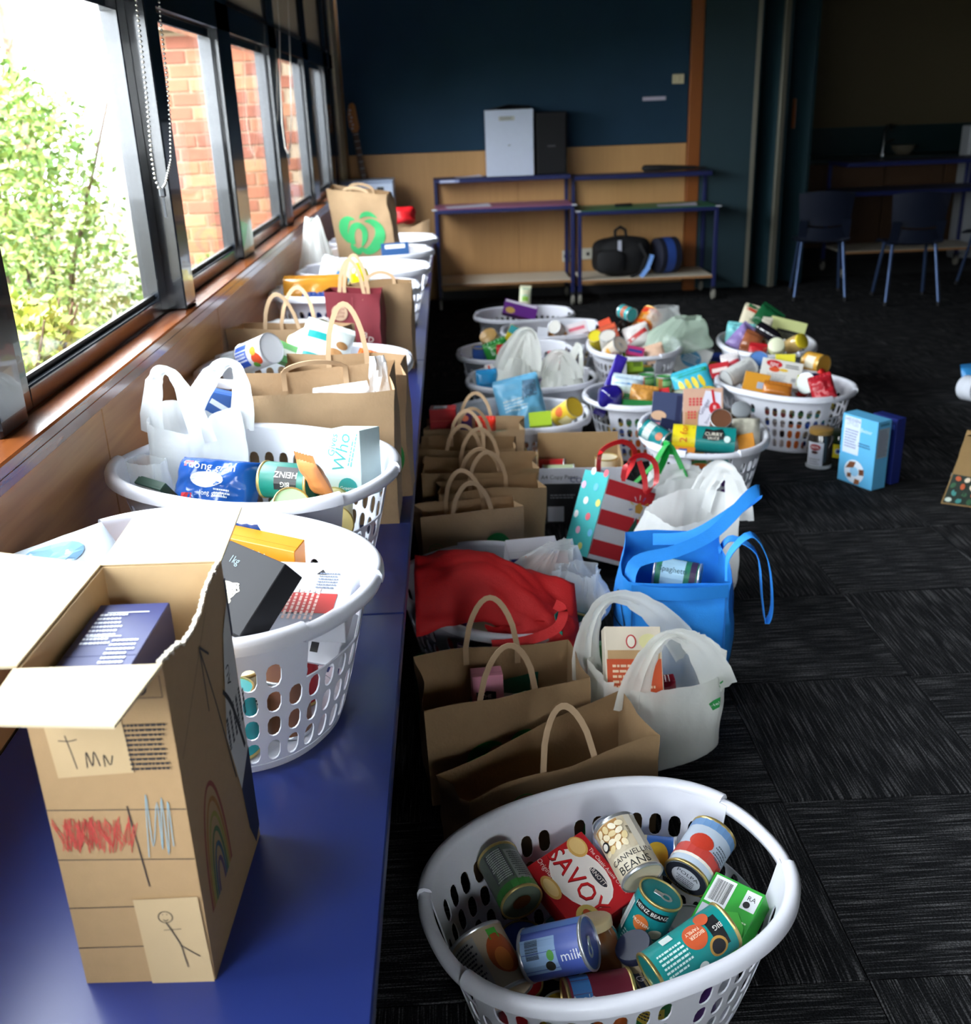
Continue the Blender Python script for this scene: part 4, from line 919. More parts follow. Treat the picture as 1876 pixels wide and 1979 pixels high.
paper_bag('brown paper bag with a small green leaf stamp close to the bench', .02, 3.56, -6, .36, .15, .33, seed=7, pr=stamp(-.03, .24, .025), handles=(1, 1), hh=.09, hw=.06, lean=(0, .02), mat=m_kraft_d, group=KG)
paper_bag('open brown paper bag with a red carton standing in it', .06, 3.79, -4, .38, .17, .33, seed=8, handles=(1, 1), hh=.09, hw=.06, lean=(-.02, .03), mat=m_kraft, group=KG)
# bags on the bench
paper_bag('big plain brown paper bag on the bench behind the rice basket', -.352, 2.415, -1, .39, .16, .335, ZB, seed=11, gus=.3, flare=.02, handles=(0, 1), hh=.03, hw=.075, lean=(0, -.05), dip=(.0, .0, -.03, -.01), amp=.005, group=KG)
paper_bag('brown paper bag with a folded top squeezed behind the big plain bag', -.285, 2.585, -3, .31, .11, .345, ZB, seed=12, pr=apple(.05, .12, .09), handles=(0, 1), hh=.13, hw=.05, dip=(0, .02, 0, -.02), group=KG)
paper_bag('brown paper bag with a green leaf stamp behind the third bench basket', -.545, 3.42, -12, .40, .15, .285, ZB, seed=13, gus=.2, pr=stamp(-.15, .2, .03), handles=(1, 1), hh=.115, hw=.06, lean=(-.02, .02), amp=.008, group=KG)
MAR = M('#7c2530', .6, var=.08, scale=30)
paper_bag('small maroon paper bag with a round cream sticker', -.37, 3.88, -4, .20, .11, .325, ZB, seed=14, mat=MAR, gus=.2, pr=[('rect', 0, .16, .002, .3, '#a04a54'), ('ell', -.05, .25, .03, .03, '#c9a98c'), ('text', -.05, .262, .014, 'ENJOY', '#7c2530'), ('text', -.05, .249, .014, 'WITH', '#7c2530'), ('text', -.05, .236, .014, 'LOVE', '#7c2530'), ('text', .04, .165, .032, 'B', '#e6d3c8', -12), ('text', .06, .148, .03, 'D', '#e6d3c8', -12)], handles=(1, 1), hh=.12, hw=.045, group='paper bags with print')
paper_bag('brown paper bag just behind the maroon bag', -.285, 3.995, -4, .25, .09, .33, ZB, seed=15, handles=(0, 1), hh=.03, mat=m_kraft_d, group=KG)
paper_bag('brown paper bag with a large bright green apple emblem standing in a basket', -.415, 5.50, -9, .30, .15, .40, ZB+.19, seed=16, tilt=(4, -6), gus=.3, amp=.012, pr=apple(.0, .19, .112, '#35a862'), handles=(1, 1), hh=.02, hw=.06, dip=(-.02, .05, .05, -.02), group=KG)
paper_bag('crumpled brown paper bag with a red packet on it, beyond the bench baskets', -.27, 6.55, 6, .26, .16, .29, ZB, seed=17, gus=.4, amp=.014, top=.05, handles=(0, 0), group=KG)
blob('red_packet', M('#c81e24', .3), None, .075, .06, .05, (-.29, 6.53, ZB+.34), 5, .25)
tag(bpy.data.objects['red_packet'], 'shiny red packet on top of the far brown bag', 'packet')
# ================================================================== plastic bags
def eye(cx, cy, s): return [('ell', cx, cy, s, s, '#1c1c1e'), ('ell', cx, cy, s*.75, s*.75, '#e6e8e8'), ('ell', cx, cy, s*.4, s*.4, '#1c1c1e')]
PG = 'white plastic carrier bags'
plastic_bag('white plastic carrier bag standing against the wood panel beside the rice basket', -.578, 2.178, -30, .098, .088, .24, ZB+.118, 3, mat=film('#dadee0', .07, .40, .35, 'bench_white_film'), neck=.92, fold=.07, ears=((.60, .90, .15, -.01, .0, .036, .010), (.40, .10, .14, .05, .02, .034, .010)), pr=eye(.075, .14, .014)+[('lines', .075, .09, .02, .06, '#3a3a3c', 90, 3)], dip=.15, group=PG)
plastic_bag('white plastic carrier bag slumped behind the stamped bag on the bench', -.58, 3.70, 0, .15, .14, .24, ZB, 5, neck=.8, fold=.07, ears=((.6, .9, .05, 0, 0, .05, .03),), group=PG)
plastic_bag('white plastic carrier bag of oranges against the window wall', -.662, 5.15, 0, .092, .11, .47, ZB, 6, mat=film('#f2f4f2', .38, .4, .35, 'thin_white_film'), neck=.35, fold=.09, group=PG)
plastic_bag('white plastic carrier bag with green print beside the blue tote', 0.43, 2.065, 18, .155, .11, .27, 0, 7, mat=m_film_g, neck=.98, fold=.09, lump=.1, ears=((.64, .86, .17, -.02, 0, .045, .011), (.42, .10, .17, -.05, .04, .04, .014)), pr=[('rect', .07, .19, .028, .028, '#2f9a4e', 25), ('text', .07, .19, .014, 'Help', '#eef2ee', 25), ('rib', .1, .235, [(-.02, 0, .001), (0, .012, .003), (.025, .01, .001)], '#2f9a4e')], dip=.12, group=PG)
plastic_bag('tall white plastic carrier bag behind the blue tote', .66, 2.86, 38, .19, .13, .31, 0, 8, mat=m_film_w, neck=.85, fold=.08, ears=((.1, .9, .14, .02, 0, .05, .03),), pr=[('rect', -.1, .16, .006, .22, '#d9a09c', 6), ('text', -.06, .1, .045, "i'm", '#4a62b0', -62)], shear=(.05, .0), group=PG)
plastic_bag('white plastic carrier bag with green straps by the tin pack basket', 0.745, 3.34, 0, .13, .11, .26, 0, 9, mat=m_film_w, neck=.7, fold=.09, ears=((.6, .9, .06, 0, 0, .04, .02),), group=PG)
plastic_bag('left-leaning white plastic bag in the basket of two bags', .255, 4.69, 0, .115, .12, .26, .12, 10, mat=m_film_g, neck=.55, fold=.08, ears=((.6, .85, .17, .05, .04, .05, .02), (.35, .1, .1, 0, 0, .04, .02)), pr=[('rib', -.02, .1, [(-.04, 0, .002), (0, .02, .006), (.05, .0, .002)], '#3f9a55')], shear=(.04, .02), group=PG)
plastic_bag('bulging white plastic bag in the basket of two bags', .495, 4.70, 0, .115, .13, .2, .12, 12, mat=m_film_g, neck=.6, fold=.09, ears=((.58, .8, .12, 0, -.01, .05, .02), (.2, .95, .12, .02, 0, .05, .02)), pr=eye(.0, .13, .008)+[('rib', .09, .1, [(-.0, .03, .001), (.01, .0, .003), (.03, -.03, .001)], '#3f9a55')], group=PG)
plastic_bag('green-tinted clear bag draped over the heaped basket', 1.17, 5.34, 20, .15, .13, .17, .22, 14, mat=m_film_gr, neck=.5, fold=.12, lump=.3, shear=(.06, 0), group='clear film bags')
plastic_bag('clear film bag flopping behind the orange tin', 1.14, 5.60, 0, .12, .08, .13, .28, 15, mat=m_film_c, neck=.6, fold=.12, lump=.3, group='clear film bags')
plastic_bag('knotted clear film bag bulging out of the basket by the red tote', .215, 2.50, 20, .12, .10, .18, .19, 16, mat=m_film_c, neck=.35, fold=.12, lump=.2, shear=(.03, -.02), close=True, group='clear film bags')
plastic_bag('crumpled clear film tail hanging beside the knotted bag', .288, 2.42, -30, .07, .05, .15, .20, 17, mat=m_film_c, neck=.75, fold=.22, lump=.3, shear=(.02, -.03), group='clear film bags')
plastic_bag('small clear zip bag with purple print at the wall end of the rice basket', -.655, 2.055, -30, .045, .03, .12, ZB+.16, 18, mat=m_film_c, neck=.95, fold=.08, pr=[('rect', 0, .04, .05, .035, '#8a63b0')], group='clear film bags')
# ================================================================== fabric totes
BLU = M('#2590ec', .75, var=.06, scale=60, bump=.2, bscale=400, name='blue_nonwoven'); RED = M('#c01418', .7, var=.08, scale=50, bump=.2, bscale=400, name='red_nonwoven'); GRN = M('#0b5a44', .75, var=.06, scale=60, bump=.2, bscale=400, name='green_nonwoven')
tri = [(-.035, -.045, .0025), (.0, .045, .0025), (.035, -.045, .0025), (-.035, -.045, .0025)]
bt = paper_bag('bright blue fabric tote bag with black print on the carpet', .535, 2.375, -6, .245, .20, .385, seed=21, mat=BLU, gus=.05, flare=.02, amp=.007, handles=(0, 0), bulge=.03, sb=1.0, top=.012, facep={1: [('text', -.02, .13, .10, 'D', '#0c1420', 90), ('rib', -.03, .28, tri, '#0c1420')], 3: [('rib', .05, .27, tri, '#0c1420')]}, name='tote_bag', cat='tote bag', dip=(.03, .03, -.02, -.02))
for q in (-.5, .5): obj('side_seam', MB().box(.115*2*q-.002, .115*2*q+.002, -.114, -.11, .01, .34), M('#1566b4', .8), bt)
obj('hem_band', MB().grid(lambda u, v: (-.118+.236*u, -.118-.018*math.sin(PI*u)-.001*v, .318+.035*v+.0*u), 12, 2), M('#1a80d8', .75), bt, True)
obj('strap', strip([(.12, -.07, .34), (.13, -.04, .40), (.19, .0, .435), (.235, .0, .36), (.25, -.01, .24), (.235, -.02, .20), (.225, -.0, .26), (.21, .03, .37), (.15, .06, .40), (.12, .07, .36)], .014, .002, (0, 1, .15)), BLU, bt, True, 80)
obj('strap', strip([(-.12, -.08, .34), (-.10, -.05, .385), (-.0, -.02, .40), (.10, .03, .43), (.20, .10, .505), (.22, .12, .50), (.12, .08, .44), (.04, .07, .40), (-.05, .08, .39)], .016, .002, (0, 0.6, .8)), BLU, bt, True, 80)
# red tote lying open over the basket, green tote beneath it
rt = thing('tote_bag', 'red fabric tote bag flopped open over a basket', 'tote bag', (.06, 2.30, .268))
def redfn(u, v):
    x = -.19+.40*u; y = .11-.17*v+.03*math.sin(u*5); z_ = .13-.06*u*u-.10*v*v+.035*math.sin(PI*v)*math.sin(PI*u*1.2) + .018*nz(u*4, v*4, 2)+.01*nz(u*9, v*9, 4)
    return (x, y-.06*u, z_ - .05*abs(u-.45)*v*2)
b = MB(); b.grid(redfn, 26, 20); me = b.mesh('flap'); bm = bmesh.new(); bm.from_mesh(me); bmesh.ops.solidify(bm, geom=bm.faces[:], thickness=.002); bm.to_mesh(me); bm.free()
me.polygons.foreach_set('use_smooth', [True]*len(me.polygons)); obj('bag_flap', me, RED, rt)
b = MB(); b.grid(lambda u, v: (-.02+.20*u+.01*nz(u*5, v*5), -.075+.02*v-.012*math.sin(PI*u)+.02*v*u, .02-.08*v+.02*nz(u*4, v*3, 7)), 16, 10); obj('bag_front', b, RED, rt, True)
RO = V3((.06, 2.30, .268))
obj('strap', strip([WY(a_, b_, y_)-RO for a_, b_, y_ in ((1072, 1168, 2.20), (1088, 1180, 2.185), (1078, 1212, 2.17), (1040, 1232, 2.165), (995, 1243, 2.165), (950, 1247, 2.17))], .012, .002, (0, 0.5, 1)), RED, rt, True, 80)
gt = paper_bag('dark green fabric tote bag under the red one', 0.02, 2.172, 4, .30, .07, .19, seed=23, mat=GRN, gus=.1, amp=.012, top=.03, handles=(0, 0), name='tote_bag', cat='tote bag')
obj('strap', strip([WY(a_, b_, y_)-V3((.02, 2.172, 0)) for a_, b_, y_ in ((1078, 1190, 2.20), (1082, 1225, 2.19), (1066, 1256, 2.18), (1035, 1275, 2.18), (1005, 1280, 2.19))], .012, .002, (0, .5, 1)), M('#14806a', .75), gt, True, 80)
obj('strap', strip([(-.13, .0, .18), (-.145, -.01, .235), (-.11, -.02, .225), (-.08, -.01, .17)], .02, .002, (0, .5, 1)), GRN, gt, True, 80)
# green plastic straps of the bag by the tin pack basket
sg = M('#0f9a3c', .35)
tg = thing('carry_straps', 'bright green plastic straps tied over the white bag', 'bag strap', (.705, 3.31, .27))
obj('strap', strip([(-.12, -.03, -.03), (-.05, -.01, .03), (.0, 0, .10), (.03, -.01, .06), (.06, -.03, -.01)], .018, .002, (.3, -1, .3)), sg, tg, True, 80)
obj('strap', strip([(-.03, .0, .0), (-.005, 0, .06), (.0, .005, .11), (.02, .005, .06)], .014, .002, (.8, -1, 0)), sg, tg, True, 80)
# striped gift bag with dots
DOTS = ['#f2f0f0', '#e46a78', '#efb8d4', '#dfe07a', '#f2f0f0', '#6fc0e8']
dots = []; r = random.Random(4)
for j in range(6):
    for i in range(2): dots.append(('ell', -.035+.06*i+(.02 if j % 2 else -.01), .03+.05*j, .011, .0125, DOTS[(i*3+j*2) % 6]))
stripes = [('rect', 0, .04, .22, .05, '#c9202c'), ('rect', 0, .14, .22, .05, '#c9202c'), ('rect', 0, .24, .22, .05, '#c9202c')]
star = [(.02*(1 if k % 2 == 0 else .45)*math.cos(PI*k/5+PI/2), .02*(1 if k % 2 == 0 else .45)*math.sin(PI*k/5+PI/2)) for k in range(10)]
burst = [('rib', .05, .2, [(.028*math.cos(a), .028*math.sin(a), .0012), (.045*math.cos(a), .045*math.sin(a), .0022)], c) for a, c in [(PI*2*k/11, ('#e6d9f0', '#d8c04a', '#4a68b8', '#f0e8e0')[k % 4]) for k in range(11)]]
gb = paper_bag('red and white striped gift bag with dotted turquoise side', 0, 0, 0, .22, .12, .28, seed=31, mat=M('#dcdce2', .35), gus=.02, amp=.002, top=.0, handles=(0, 0), bulge=.003, pr=stripes+burst+[('poly', .05, .2, star, '#c9963c'), ('poly', .05, .13, [(-.03, -.03), (.0, .04), (.03, -.03)], '#1f5a48')],
    facep={3: [('rect', 0, .14, .12, .279, '#3fb6b8')]+dots}, name='gift_bag', cat='gift bag', mtx_=Matrix.Translation(W(1175, 1010, .2)+V3((-.02, .06, -.16))) @ Matrix.Rotation(math.radians(30), 4, 'Z') @ Matrix.Rotation(math.radians(26), 4, 'Y') @ Matrix.Rotation(math.radians(-8), 4, 'X'))
obj('ribbon_handle', strip([(-.05, -.062, .27), (-.06, -.07, .33), (-.01, -.075, .37), (.05, -.08, .36), (.075, -.085, .30), (.05, -.08, .26), (.03, -.075, .30), (-.01, -.07, .35)], .009, .0015, (.2, -.3, 1)), M('#d01822', .3), gb, True, 80)
obj('ribbon_handle', strip([(-.06, .05, .28), (-.10, .02, .35), (-.04, .0, .40), (.05, .02, .38), (.06, .05, .28)], .009, .0015, (0, -.4, 1)), M('#d01822', .3), gb, True, 80)
# ================================================================== what is in the baskets
HUE = {'red': '#b5202a', 'green': '#2f8a46', 'teal': '#16898c', 'yellow': '#e0b62c', 'orange': '#d8681e', 'blue': '#2a4fa8', 'white': '#dcdcdc', 'brown': '#6a4028', 'black': '#17171b', 'cream': '#d8cba6', 'purple': '#5a2f7e'}
IN = {'F1': 'the basket with the red cracker box', 'F3': 'the basket with the light blue crisp packet', 'F4': 'the basket of two white bags', 'F5': 'the basket with the noodle tub', 'F6': 'the basket with the flour packet', 'F7': 'the basket with the purple carton', 'F8': 'the heaped basket under the green-tinted film', 'F9': 'the basket with two green tins', 'F10': 'the basket with the yellow and teal tin pack', 'F11': 'the basket beside the blue cereal carton', 'F12': 'the basket with the pale green carton', 'F2': 'the basket by the red tote', 'b1': 'the basket behind the cardboard box', 'b2': 'the basket with the blue rice packet', 'b3': 'the third bench basket', 'b4a': 'the basket by the maroon bag', 'b4': 'the bench basket before the apple-emblem bag'}
_fp = {}
def fill(key, seed, lift=0.0):
    x, y, z, rot = BASK[key]; r = random.Random(seed); M0 = Matrix.Translation((x, y, z)) @ Matrix.Rotation(math.radians(rot), 4, 'Z')
    a, b = .215-.038, .158-.038; cells = []
    for j in (-1, 0, 1):
        for i in range(-3, 4):
            px_, py_ = i*.082+(.041 if j else 0), j*.083
            if (abs(px_)/(a+.012))**2.3+(abs(py_)/(b+.012))**2.3 <= 1.0: cells.append((px_, py_))
    combos = [(h_, .5) for h_ in HUE]; r.shuffle(combos); c2 = [(h_, .9) for h_ in HUE]; r.shuffle(c2); combos = combos[:9]+c2[:9]; combos = combos[:len(cells)] if len(cells) < 10 else combos[:9]+combos[9:len(cells)]; r.shuffle(combos)
    for (px_, py_), (hn, kind) in zip(cells, combos):
        ph = IN[key]; h = r.choice((.1, .108, .112))
        k = (hn, h, kind < .75)
        if k not in _fp:
            if kind < .75:
                _fp[k] = can('x', HUE[hn], V3((0, 0, h)), V3((0, 0, 0)), .0375, h, r.choice('gs'), pr=[('rect', 0, .0, .05, h*.32, r.choice(['#e8e4d8', '#d8c04a', '#1c1c22', '#c8323a'])), ('lines', 0, .0, .04, h*.2, '#303036', 0, 3)])
            else:
                _fp[k] = carton('x', HUE[hn], (.068, .066, h), V3((0, -.033, h/2)), V3((.03, -.033, h/2)), V3((0, -.033, h)), pr=[('rect', 0, .01, .05, h*.4, r.choice(['#e8e4d8', '#d8c04a', '#2a4fa8'])), ('lines', 0, .01, .04, h*.3, '#303036', 0, 3)])
            o = _fp[k]
        else: o = copy_tree(_fp[k])
        o.matrix_world = M0 @ Matrix.Translation((px_, py_, .0045+h/2+lift)) @ Matrix.Rotation(r.uniform(0, 6.28) if kind < .75 else r.uniform(-.1, .1), 4, 'Z')
        what = ('tin can', 'tin can') if k[2] else ('carton', 'carton')
        tag(o, '%s %s packed low in %s' % (hn, what[0], ph), what[1], 'groceries packed low in %s' % ph)
for i, k in enumerate(['F1', 'b1', 'b2', 'b3', 'b4a', 'b4', 'F2', 'F3', 'F4', 'F5', 'F6', 'F7', 'F8', 'F9', 'F10', 'F11', 'F12']): fill(k, 40+i)
def into(key):
    global BOX
    if key is None: BOX = None; return
    x, y, z, rot = BASK[key]; BOX = (x, y, .16+.07*abs(math.sin(math.radians(rot))), z+.29)
def crop(ox, oy, s): return lambda u, v, z: (ox+u/s, oy+v/s, z)
def below(q, d=.1): p = P3(q); return V3((p.x, p.y, p.z-d))
def fl(q, w, dx=0, lean=0.0, rz=0):                   # upright face at a pixel point: centre, right and up points
    p = W(*q); a = math.radians(rz); return p, p+V3((math.cos(a), math.sin(a), math.tan(math.radians(dx)))), p+V3((-math.sin(a)*math.sin(math.radians(lean)), math.cos(a)*math.sin(math.radians(lean)), math.cos(math.radians(lean))))
G = crop(800, 1480, 2.468)
inF1 = 'tins in the front basket'
can('grey and green labelled tin, gold base outward, beside the red cracker box', '#5d6a5c', G(540, 635, .195), G(430, 440, .205), pr=[('rect', 0, .042, .12, .018, '#3f8a3c'), ('rect', .005, -.008, .035, .07, '#4a4f52'), ('lines', .005, -.008, .03, .066, '#c6cbc8', 0, 14), ('rect', -.03, 0, .03, .07, '#8f958f'), ('lines', -.03, 0, .026, .06, '#34383a', 0, 12)], lidpr=[('ell', 0, -.002, .017, .014, M('#8a5a34', .3, metal=.8))])
sv = carton('red cracker carton with white SAVOY lettering lying on the tins', '#b81a22', (.155, .055, .125), G(790, 600, .192), G(900, 735, .175), G(915, 535, .20),
    pr=[('ell', -.005, .004, .066, .044, '#e9e2dc', 8), ('ell', -.005, .004, .063, .0405, '#e4ddd8', 8), ('text', -.004, -.006, .046, 'SAVOY', '#7a0e14', 0), ('text', -.0055, -.0045, .046, 'SAVOY', '#c4161e', 0), ('ell', .012, .03, .023, .0075, '#2a2a34'), ('text', .012, .03, .011, "ARNOTT'S", '#f0e6dc'), ('text', .012, .052, .0095, 'The Classic Aussie Cracker', '#f2e2dc'), ('ell', -.056, .036, .022, .017, '#d9a85c'), ('ell', -.057, .037, .018, .013, '#e6c27e'), ('ell', .06, -.03, .024, .02, '#c8b060'), ('ell', .062, -.03, .016, .012, '#7a8a3c'), ('ell', .052, -.028, .007, .006, '#b84a24'), ('ell', -.02, -.05, .026, .013, '#d9a85c'), ('ell', -.02, -.05, .02, .009, '#eaca8a'), ('text', -.056, -.036, .013, 'Original', '#f0d8d0')],
    faces={'r': [('rect', 0, .04, .04, .02, '#e8e0d8')], 'u': [('rect', 0, 0, .12, .03, '#a8161e')]})
can('cream tin printed with white beans and CANNELLINI BEANS', '#cfc2a8', G(965, 395, .215), G(1085, 615, .185), metal='s', r=.0385, pr=[('rect', -.016, .022, .05, .05, '#b98a50')] + [('ell', -.035+.013*(k % 4)+(.005 if (k//4) % 2 else 0), .0+.012*(k//4), .0075, .0052, ('#efe0bc', '#e2cc98', '#f4ead0')[k % 3], 35*k) for k in range(16)] + [('rect', .034, .01, .026, .075, '#e0d8c8'), ('bars', .034, .018, .016, .035, '#16161a', 90), ('rect', -.004, -.032, .05, .034, '#d8ceb8'), ('text', .004, -.024, .014, 'CANNELLINI', '#17171a'), ('text', .0, -.042, .02, 'BEANS', '#17171a'), ('ell', -.032, .012, .009, .009, '#202226'), ('ell', -.032, .012, .006, .006, '#e6e2d8')])
can('white and blue tin standing with a silver pull-tab lid at the basket back', '#b6c0d8', G(1035, 335, .225), below(G(1035, 335, .225)), r=.041, metal='s', tab=True, pr=[('rect', 0, 0, .1, .03, '#4a62b0')])
can('small blue tin with yellow print and a dark lid', '#2f6ac0', G(1228, 447, .195), G(1120, 437, .195), r=.034, h=.07, metal='s', pr=[('ell', .0, .0, .025, .02, '#e2b83a'), ('rect', 0, -.025, .12, .012, '#d0c4a0')], lidpr=[('ell', 0, 0, .027, .027, '#1a1620')])
can('tomato tin with a dark printed base and red, white and blue label', '#b8c6d6', G(1325, 578, .198), G(1420, 425, .215), r=.0415, pr=[('rect', 0, -.042, .2, .018, '#6a92c0'), ('rect', 0, .02, .2, .022, '#c2443c'), ('rect', 0, .034, .2, .006, '#e8e2d8'), ('ell', .01, .0, .022, .016, '#c03a28'), ('lines', -.03, .0, .03, .03, '#55606e', 0, 5)], lidpr=[('ell', 0, 0, .0385, .0385, '#20242f'), ('ell', 0, 0, .027, .027, '#b9bec8'), ('text', 0, .0325, .006, 'ITALIAN TOMATO 100%', '#e8e8ea', 180), ('text', 0, -.012, .014, 'POLPA', '#20242f', 180), ('lines', 0, .008, .034, .02, '#4a505c', 0, 4)])
carton('bright green carton with a white barcode panel at the basket edge', '#2fa436', (.092, .05, .118), G(1558, 610, .205), G(1655, 657, .205), G(1628, 485, .228), pr=[('rect', -.022, .03, .038, .05, '#dfe2e6'), ('bars', -.022, .03, .03, .04, '#141418', 0), ('rect', .03, .036, .026, .034, '#d8dce0'), ('text', .03, .04, .012, 'RA', '#16161a'), ('ell', .026, .028, .006, .006, '#16161a'), ('rect', -.022, -.024, .038, .048, '#b9bcc8'), ('lines', .022, -.025, .04, .05, '#cfe8c0', 0, 9), ('poly', .02, -.01, [(-.025, .01), (0, .02), (.02, .0), (.025, -.02), (.0, -.022)], '#46bc3e')])
can('teal baked bean tin with a gold pull-tab lid leaning on the red carton', '#0f7f84', G(1155, 635, .24), G(1062, 815, .165), tab=True, pr=[('rect', 0, .034, .06, .014, '#15181c'), ('text', 0, .034, .010, 'HEINZ BEANZ', '#f0eee8'), ('ell', -.008, .008, .014, .014, '#c86a30'), ('text', -.008, .008, .008, 'PROTEIN', '#f2e8d8'), ('ell', .022, .0, .012, .009, '#d8d0c0'), ('lines', .0, -.03, .06, .022, '#bfe0de', 0, 4), ('rect', -.045, 0, .02, .06, '#c9d6d6')])
can('long teal baked bean tin lying across the front of the basket', '#0e8a88', G(1430, 720, .222), G(1085, 960, .185), h=.15, pr=[('rect', .0, .045, .05, .022, '#14161a'), ('text', -.006, .049, .011, 'BIG', '#f0eee8', -90), ('ell', .02, .035, .016, .016, '#b98a3c'), ('ell', .02, .035, .012, .012, '#1a1a1e'), ('ell', -.012, .01, .02, .02, '#c4542c'), ('text', -.012, .014, .008, 'BIGGER', '#f4e8d0', -90), ('text', -.02, .01, .008, 'FAMILY', '#f4e8d0', -90), ('ell', -.03, .035, .012, .012, '#c4542c'), ('lines', .0, -.035, .05, .04, '#c8e6e2', 90, 6), ('rect', -.035, -.03, .014, .02, '#d8e4e2'), ('ell', .034, .0, .009, .009, '#d8e0dc')])
can('blue coconut milk tin with a wide silver pull-tab lid', '#4a5fb0', G(800, 888, .215), G(525, 945, .175), r=.0405, metal='s', tab=True, spin=0, pr=[('rect', .005, -.02, .055, .06, '#8fb0d8'), ('text', .012, .034, .022, 'milk', '#eef2f8', 90), ('bars', -.006, -.03, .03, .022, '#202838', 0), ('ell', .022, -.004, .008, .008, '#2a2a24'), ('ell', .006, .0, .008, .006, '#5aa04a'), ('rect', -.05, 0, .03, .1, '#5a7fc4')])
jar('brown chutney jar wedged between the blue and teal tins', '#7a4a28', '#c9b48a', G(905, 800, .2), G(945, 960, .15), r=.036, h=.1)
can('tomato tin with a white nutrition panel and an orange tomato picture', '#b9a890', G(352, 800, .2), G(440, 965, .175), r=.046, metal='s', pr=[('rect', -.03, 0, .05, .085, '#a9a6a2'), ('lines', -.03, .0, .044, .08, '#3c3c40', 0, 12), ('ell', .03, .0, .026, .034, '#b5562a'), ('ell', .026, -.01, .014, .02, '#d07a3c'), ('rect', .028, .034, .018, .018, '#4fb044')])
can('maroon and blue tin low against the basket front', '#7a2a3c', G(1010, 1000, .15), G(830, 1030, .15), r=.035, pr=[('rect', 0, -.03, .1, .03, '#4a86c8'), ('text', 0, -.03, .016, 'Apple', '#eef0f4', 90)])
jar('jar with a navy and white label under the teal tins', '#b9a88a', '#1c2440', G(1010, 850, .17), G(1060, 935, .13), r=.033, h=.08, pr=[('rect', 0, -.01, .07, .045, '#18203c'), ('text', 0, .0, .018, 'GOLD', '#e8e8ec'), ('rect', 0, -.03, .07, .008, '#e0e0e2')])
# ---- basket behind the cardboard box
H = crop(0, 960, 2.468)
carton('white carton with small print and a red panel lying across the basket', '#d9dbe2', (.25, .05, .15), H(1350, 475, .757), H(1600, 485, .752), H(1352, 380, .764), pr=[('lines', -.06, .02, .12, .1, '#a9acb6', 90, 9), ('rect', .055, -.045, .10, .055, '#c8403e'), ('lines', .055, -.045, .09, .05, '#f0c8c0', 90, 6), ('poly', .07, .045, [(-.008, -.007), (.0, .008), (.008, -.007)], '#2a2a30'), ('lines', .085, .02, .035, .05, '#7f8aa0', 0, 6)])
carton('black noodle carton with pink sides leaning on the white carton', '#15161c', (.125, .045, .12), H(1205, 550, .775), H(1330, 610, .772), H(1240, 460, .795), pr=[('rib', -.01, -.012, [(.03*math.sin(k*2.4)*(.4+.6*((k*7) % 5)/5), .026*math.cos(k*1.7)*(.4+.6*((k*3) % 4)/4), .0014) for k in range(26)], '#cfc8ae'), ('ell', -.045, -.04, .012, .006, '#b8c890'), ('text', -.03, .035, .016, '1kg', '#5a7480')], rough=.75, faces={'l': [('rect', 0, 0, .044, .118, '#e29ad8')], 't': [('rect', .0, .0, .1, .03, '#c9ccd0'), ('lines', 0, 0, .08, .02, '#4a4d54', 0, 3)]})
carton('orange and yellow carton standing at the back of the first bench basket', '#e08a1e', (.13, .04, .10), H(1245, 345, .765), H(1345, 367, .76), H(1250, 285, .79), pr=[('rect', 0, -.02, .128, .05, '#f0b63c'), ('text', .0, .03, .02, '100', '#f6ead0', 170)])
pouch('blue glossy packet beside the orange carton', '#1f4f9a', (.12, .04, .1), H(1080, 350, .75), H(1160, 357, .75), H(1085, 300, .78), seed=5)
can('orange and yellow tin behind the cardboard box flap', '#e2a224', H(478, 285, .785), H(440, 340, .75), metal='s', pr=[('rect', 0, 0, .08, .04, '#c8442a')])
pouch('white and pale blue glossy packet left of the cardboard box', '#d3e2ee', (.22, .07, .17), H(120, 420, .80), H(300, 350, .80), H(60, 350, .82), seed=8, crimp=False, pr=[('ell', -.02, .04, .06, .025, '#8fc0e0'), ('rect', -.06, -.03, .03, .02, '#d05a50')])
carton('white carton end with a black icon poking out of the basket handle', '#d6d8de', (.09, .04, .09), H(1565, 615, .715), H(1640, 627, .715), H(1570, 520, .74), pr=[('rect', 0, -.02, .014, .016, '#16161a'), ('lines', .02, .02, .04, .05, '#8a8d96', 90, 4)])
# ---- rice basket
K = crop(180, 600, 2.842)
pouch('blue rice packet with white long grain lettering', '#1f4f9c', (.18, .11, .125), K(622, 950, .768), K(830, 968, .765), K(622, 850, .80), seed=3, amp=.2, crimp=False, round_=4, rough=.18, pr=[('text', .01, .036, .024, 'long grain', '#e9eef4'), ('ell', .0, .008, .036, .017, '#cfd6dc'), ('text', .015, -.02, .014, 'long grain', '#e3eaf2'), ('rect', -.05, .04, .02, .012, '#c8323a'), ('rect', -.04, -.03, .026, .014, '#c8323a'), ('lines', .035, -.018, .03, .02, '#d0d8e6', 0, 3)])
can('teal soup tin lying with its gold lid outward beside the rice packet', '#0f6e62', K(925, 992, .755), K(1050, 1003, .755), tab=False, pr=[('rect', .005, -.01, .05, .05, '#17171a'), ('text', .012, -.01, .018, 'HEINZ', '#e9e6de', 90), ('text', -.008, -.01, .014, 'BIG', '#e9e6de', 90)])
can('pale green tin with a gold lid tilted up beside the teal tin', '#bfe0b0', K(1135, 1000, .775), K(1060, 1085, .72), pr=[('rect', 0, .03, .1, .014, '#5fb86a'), ('rect', .01, -.01, .04, .04, '#e8f2e0')])
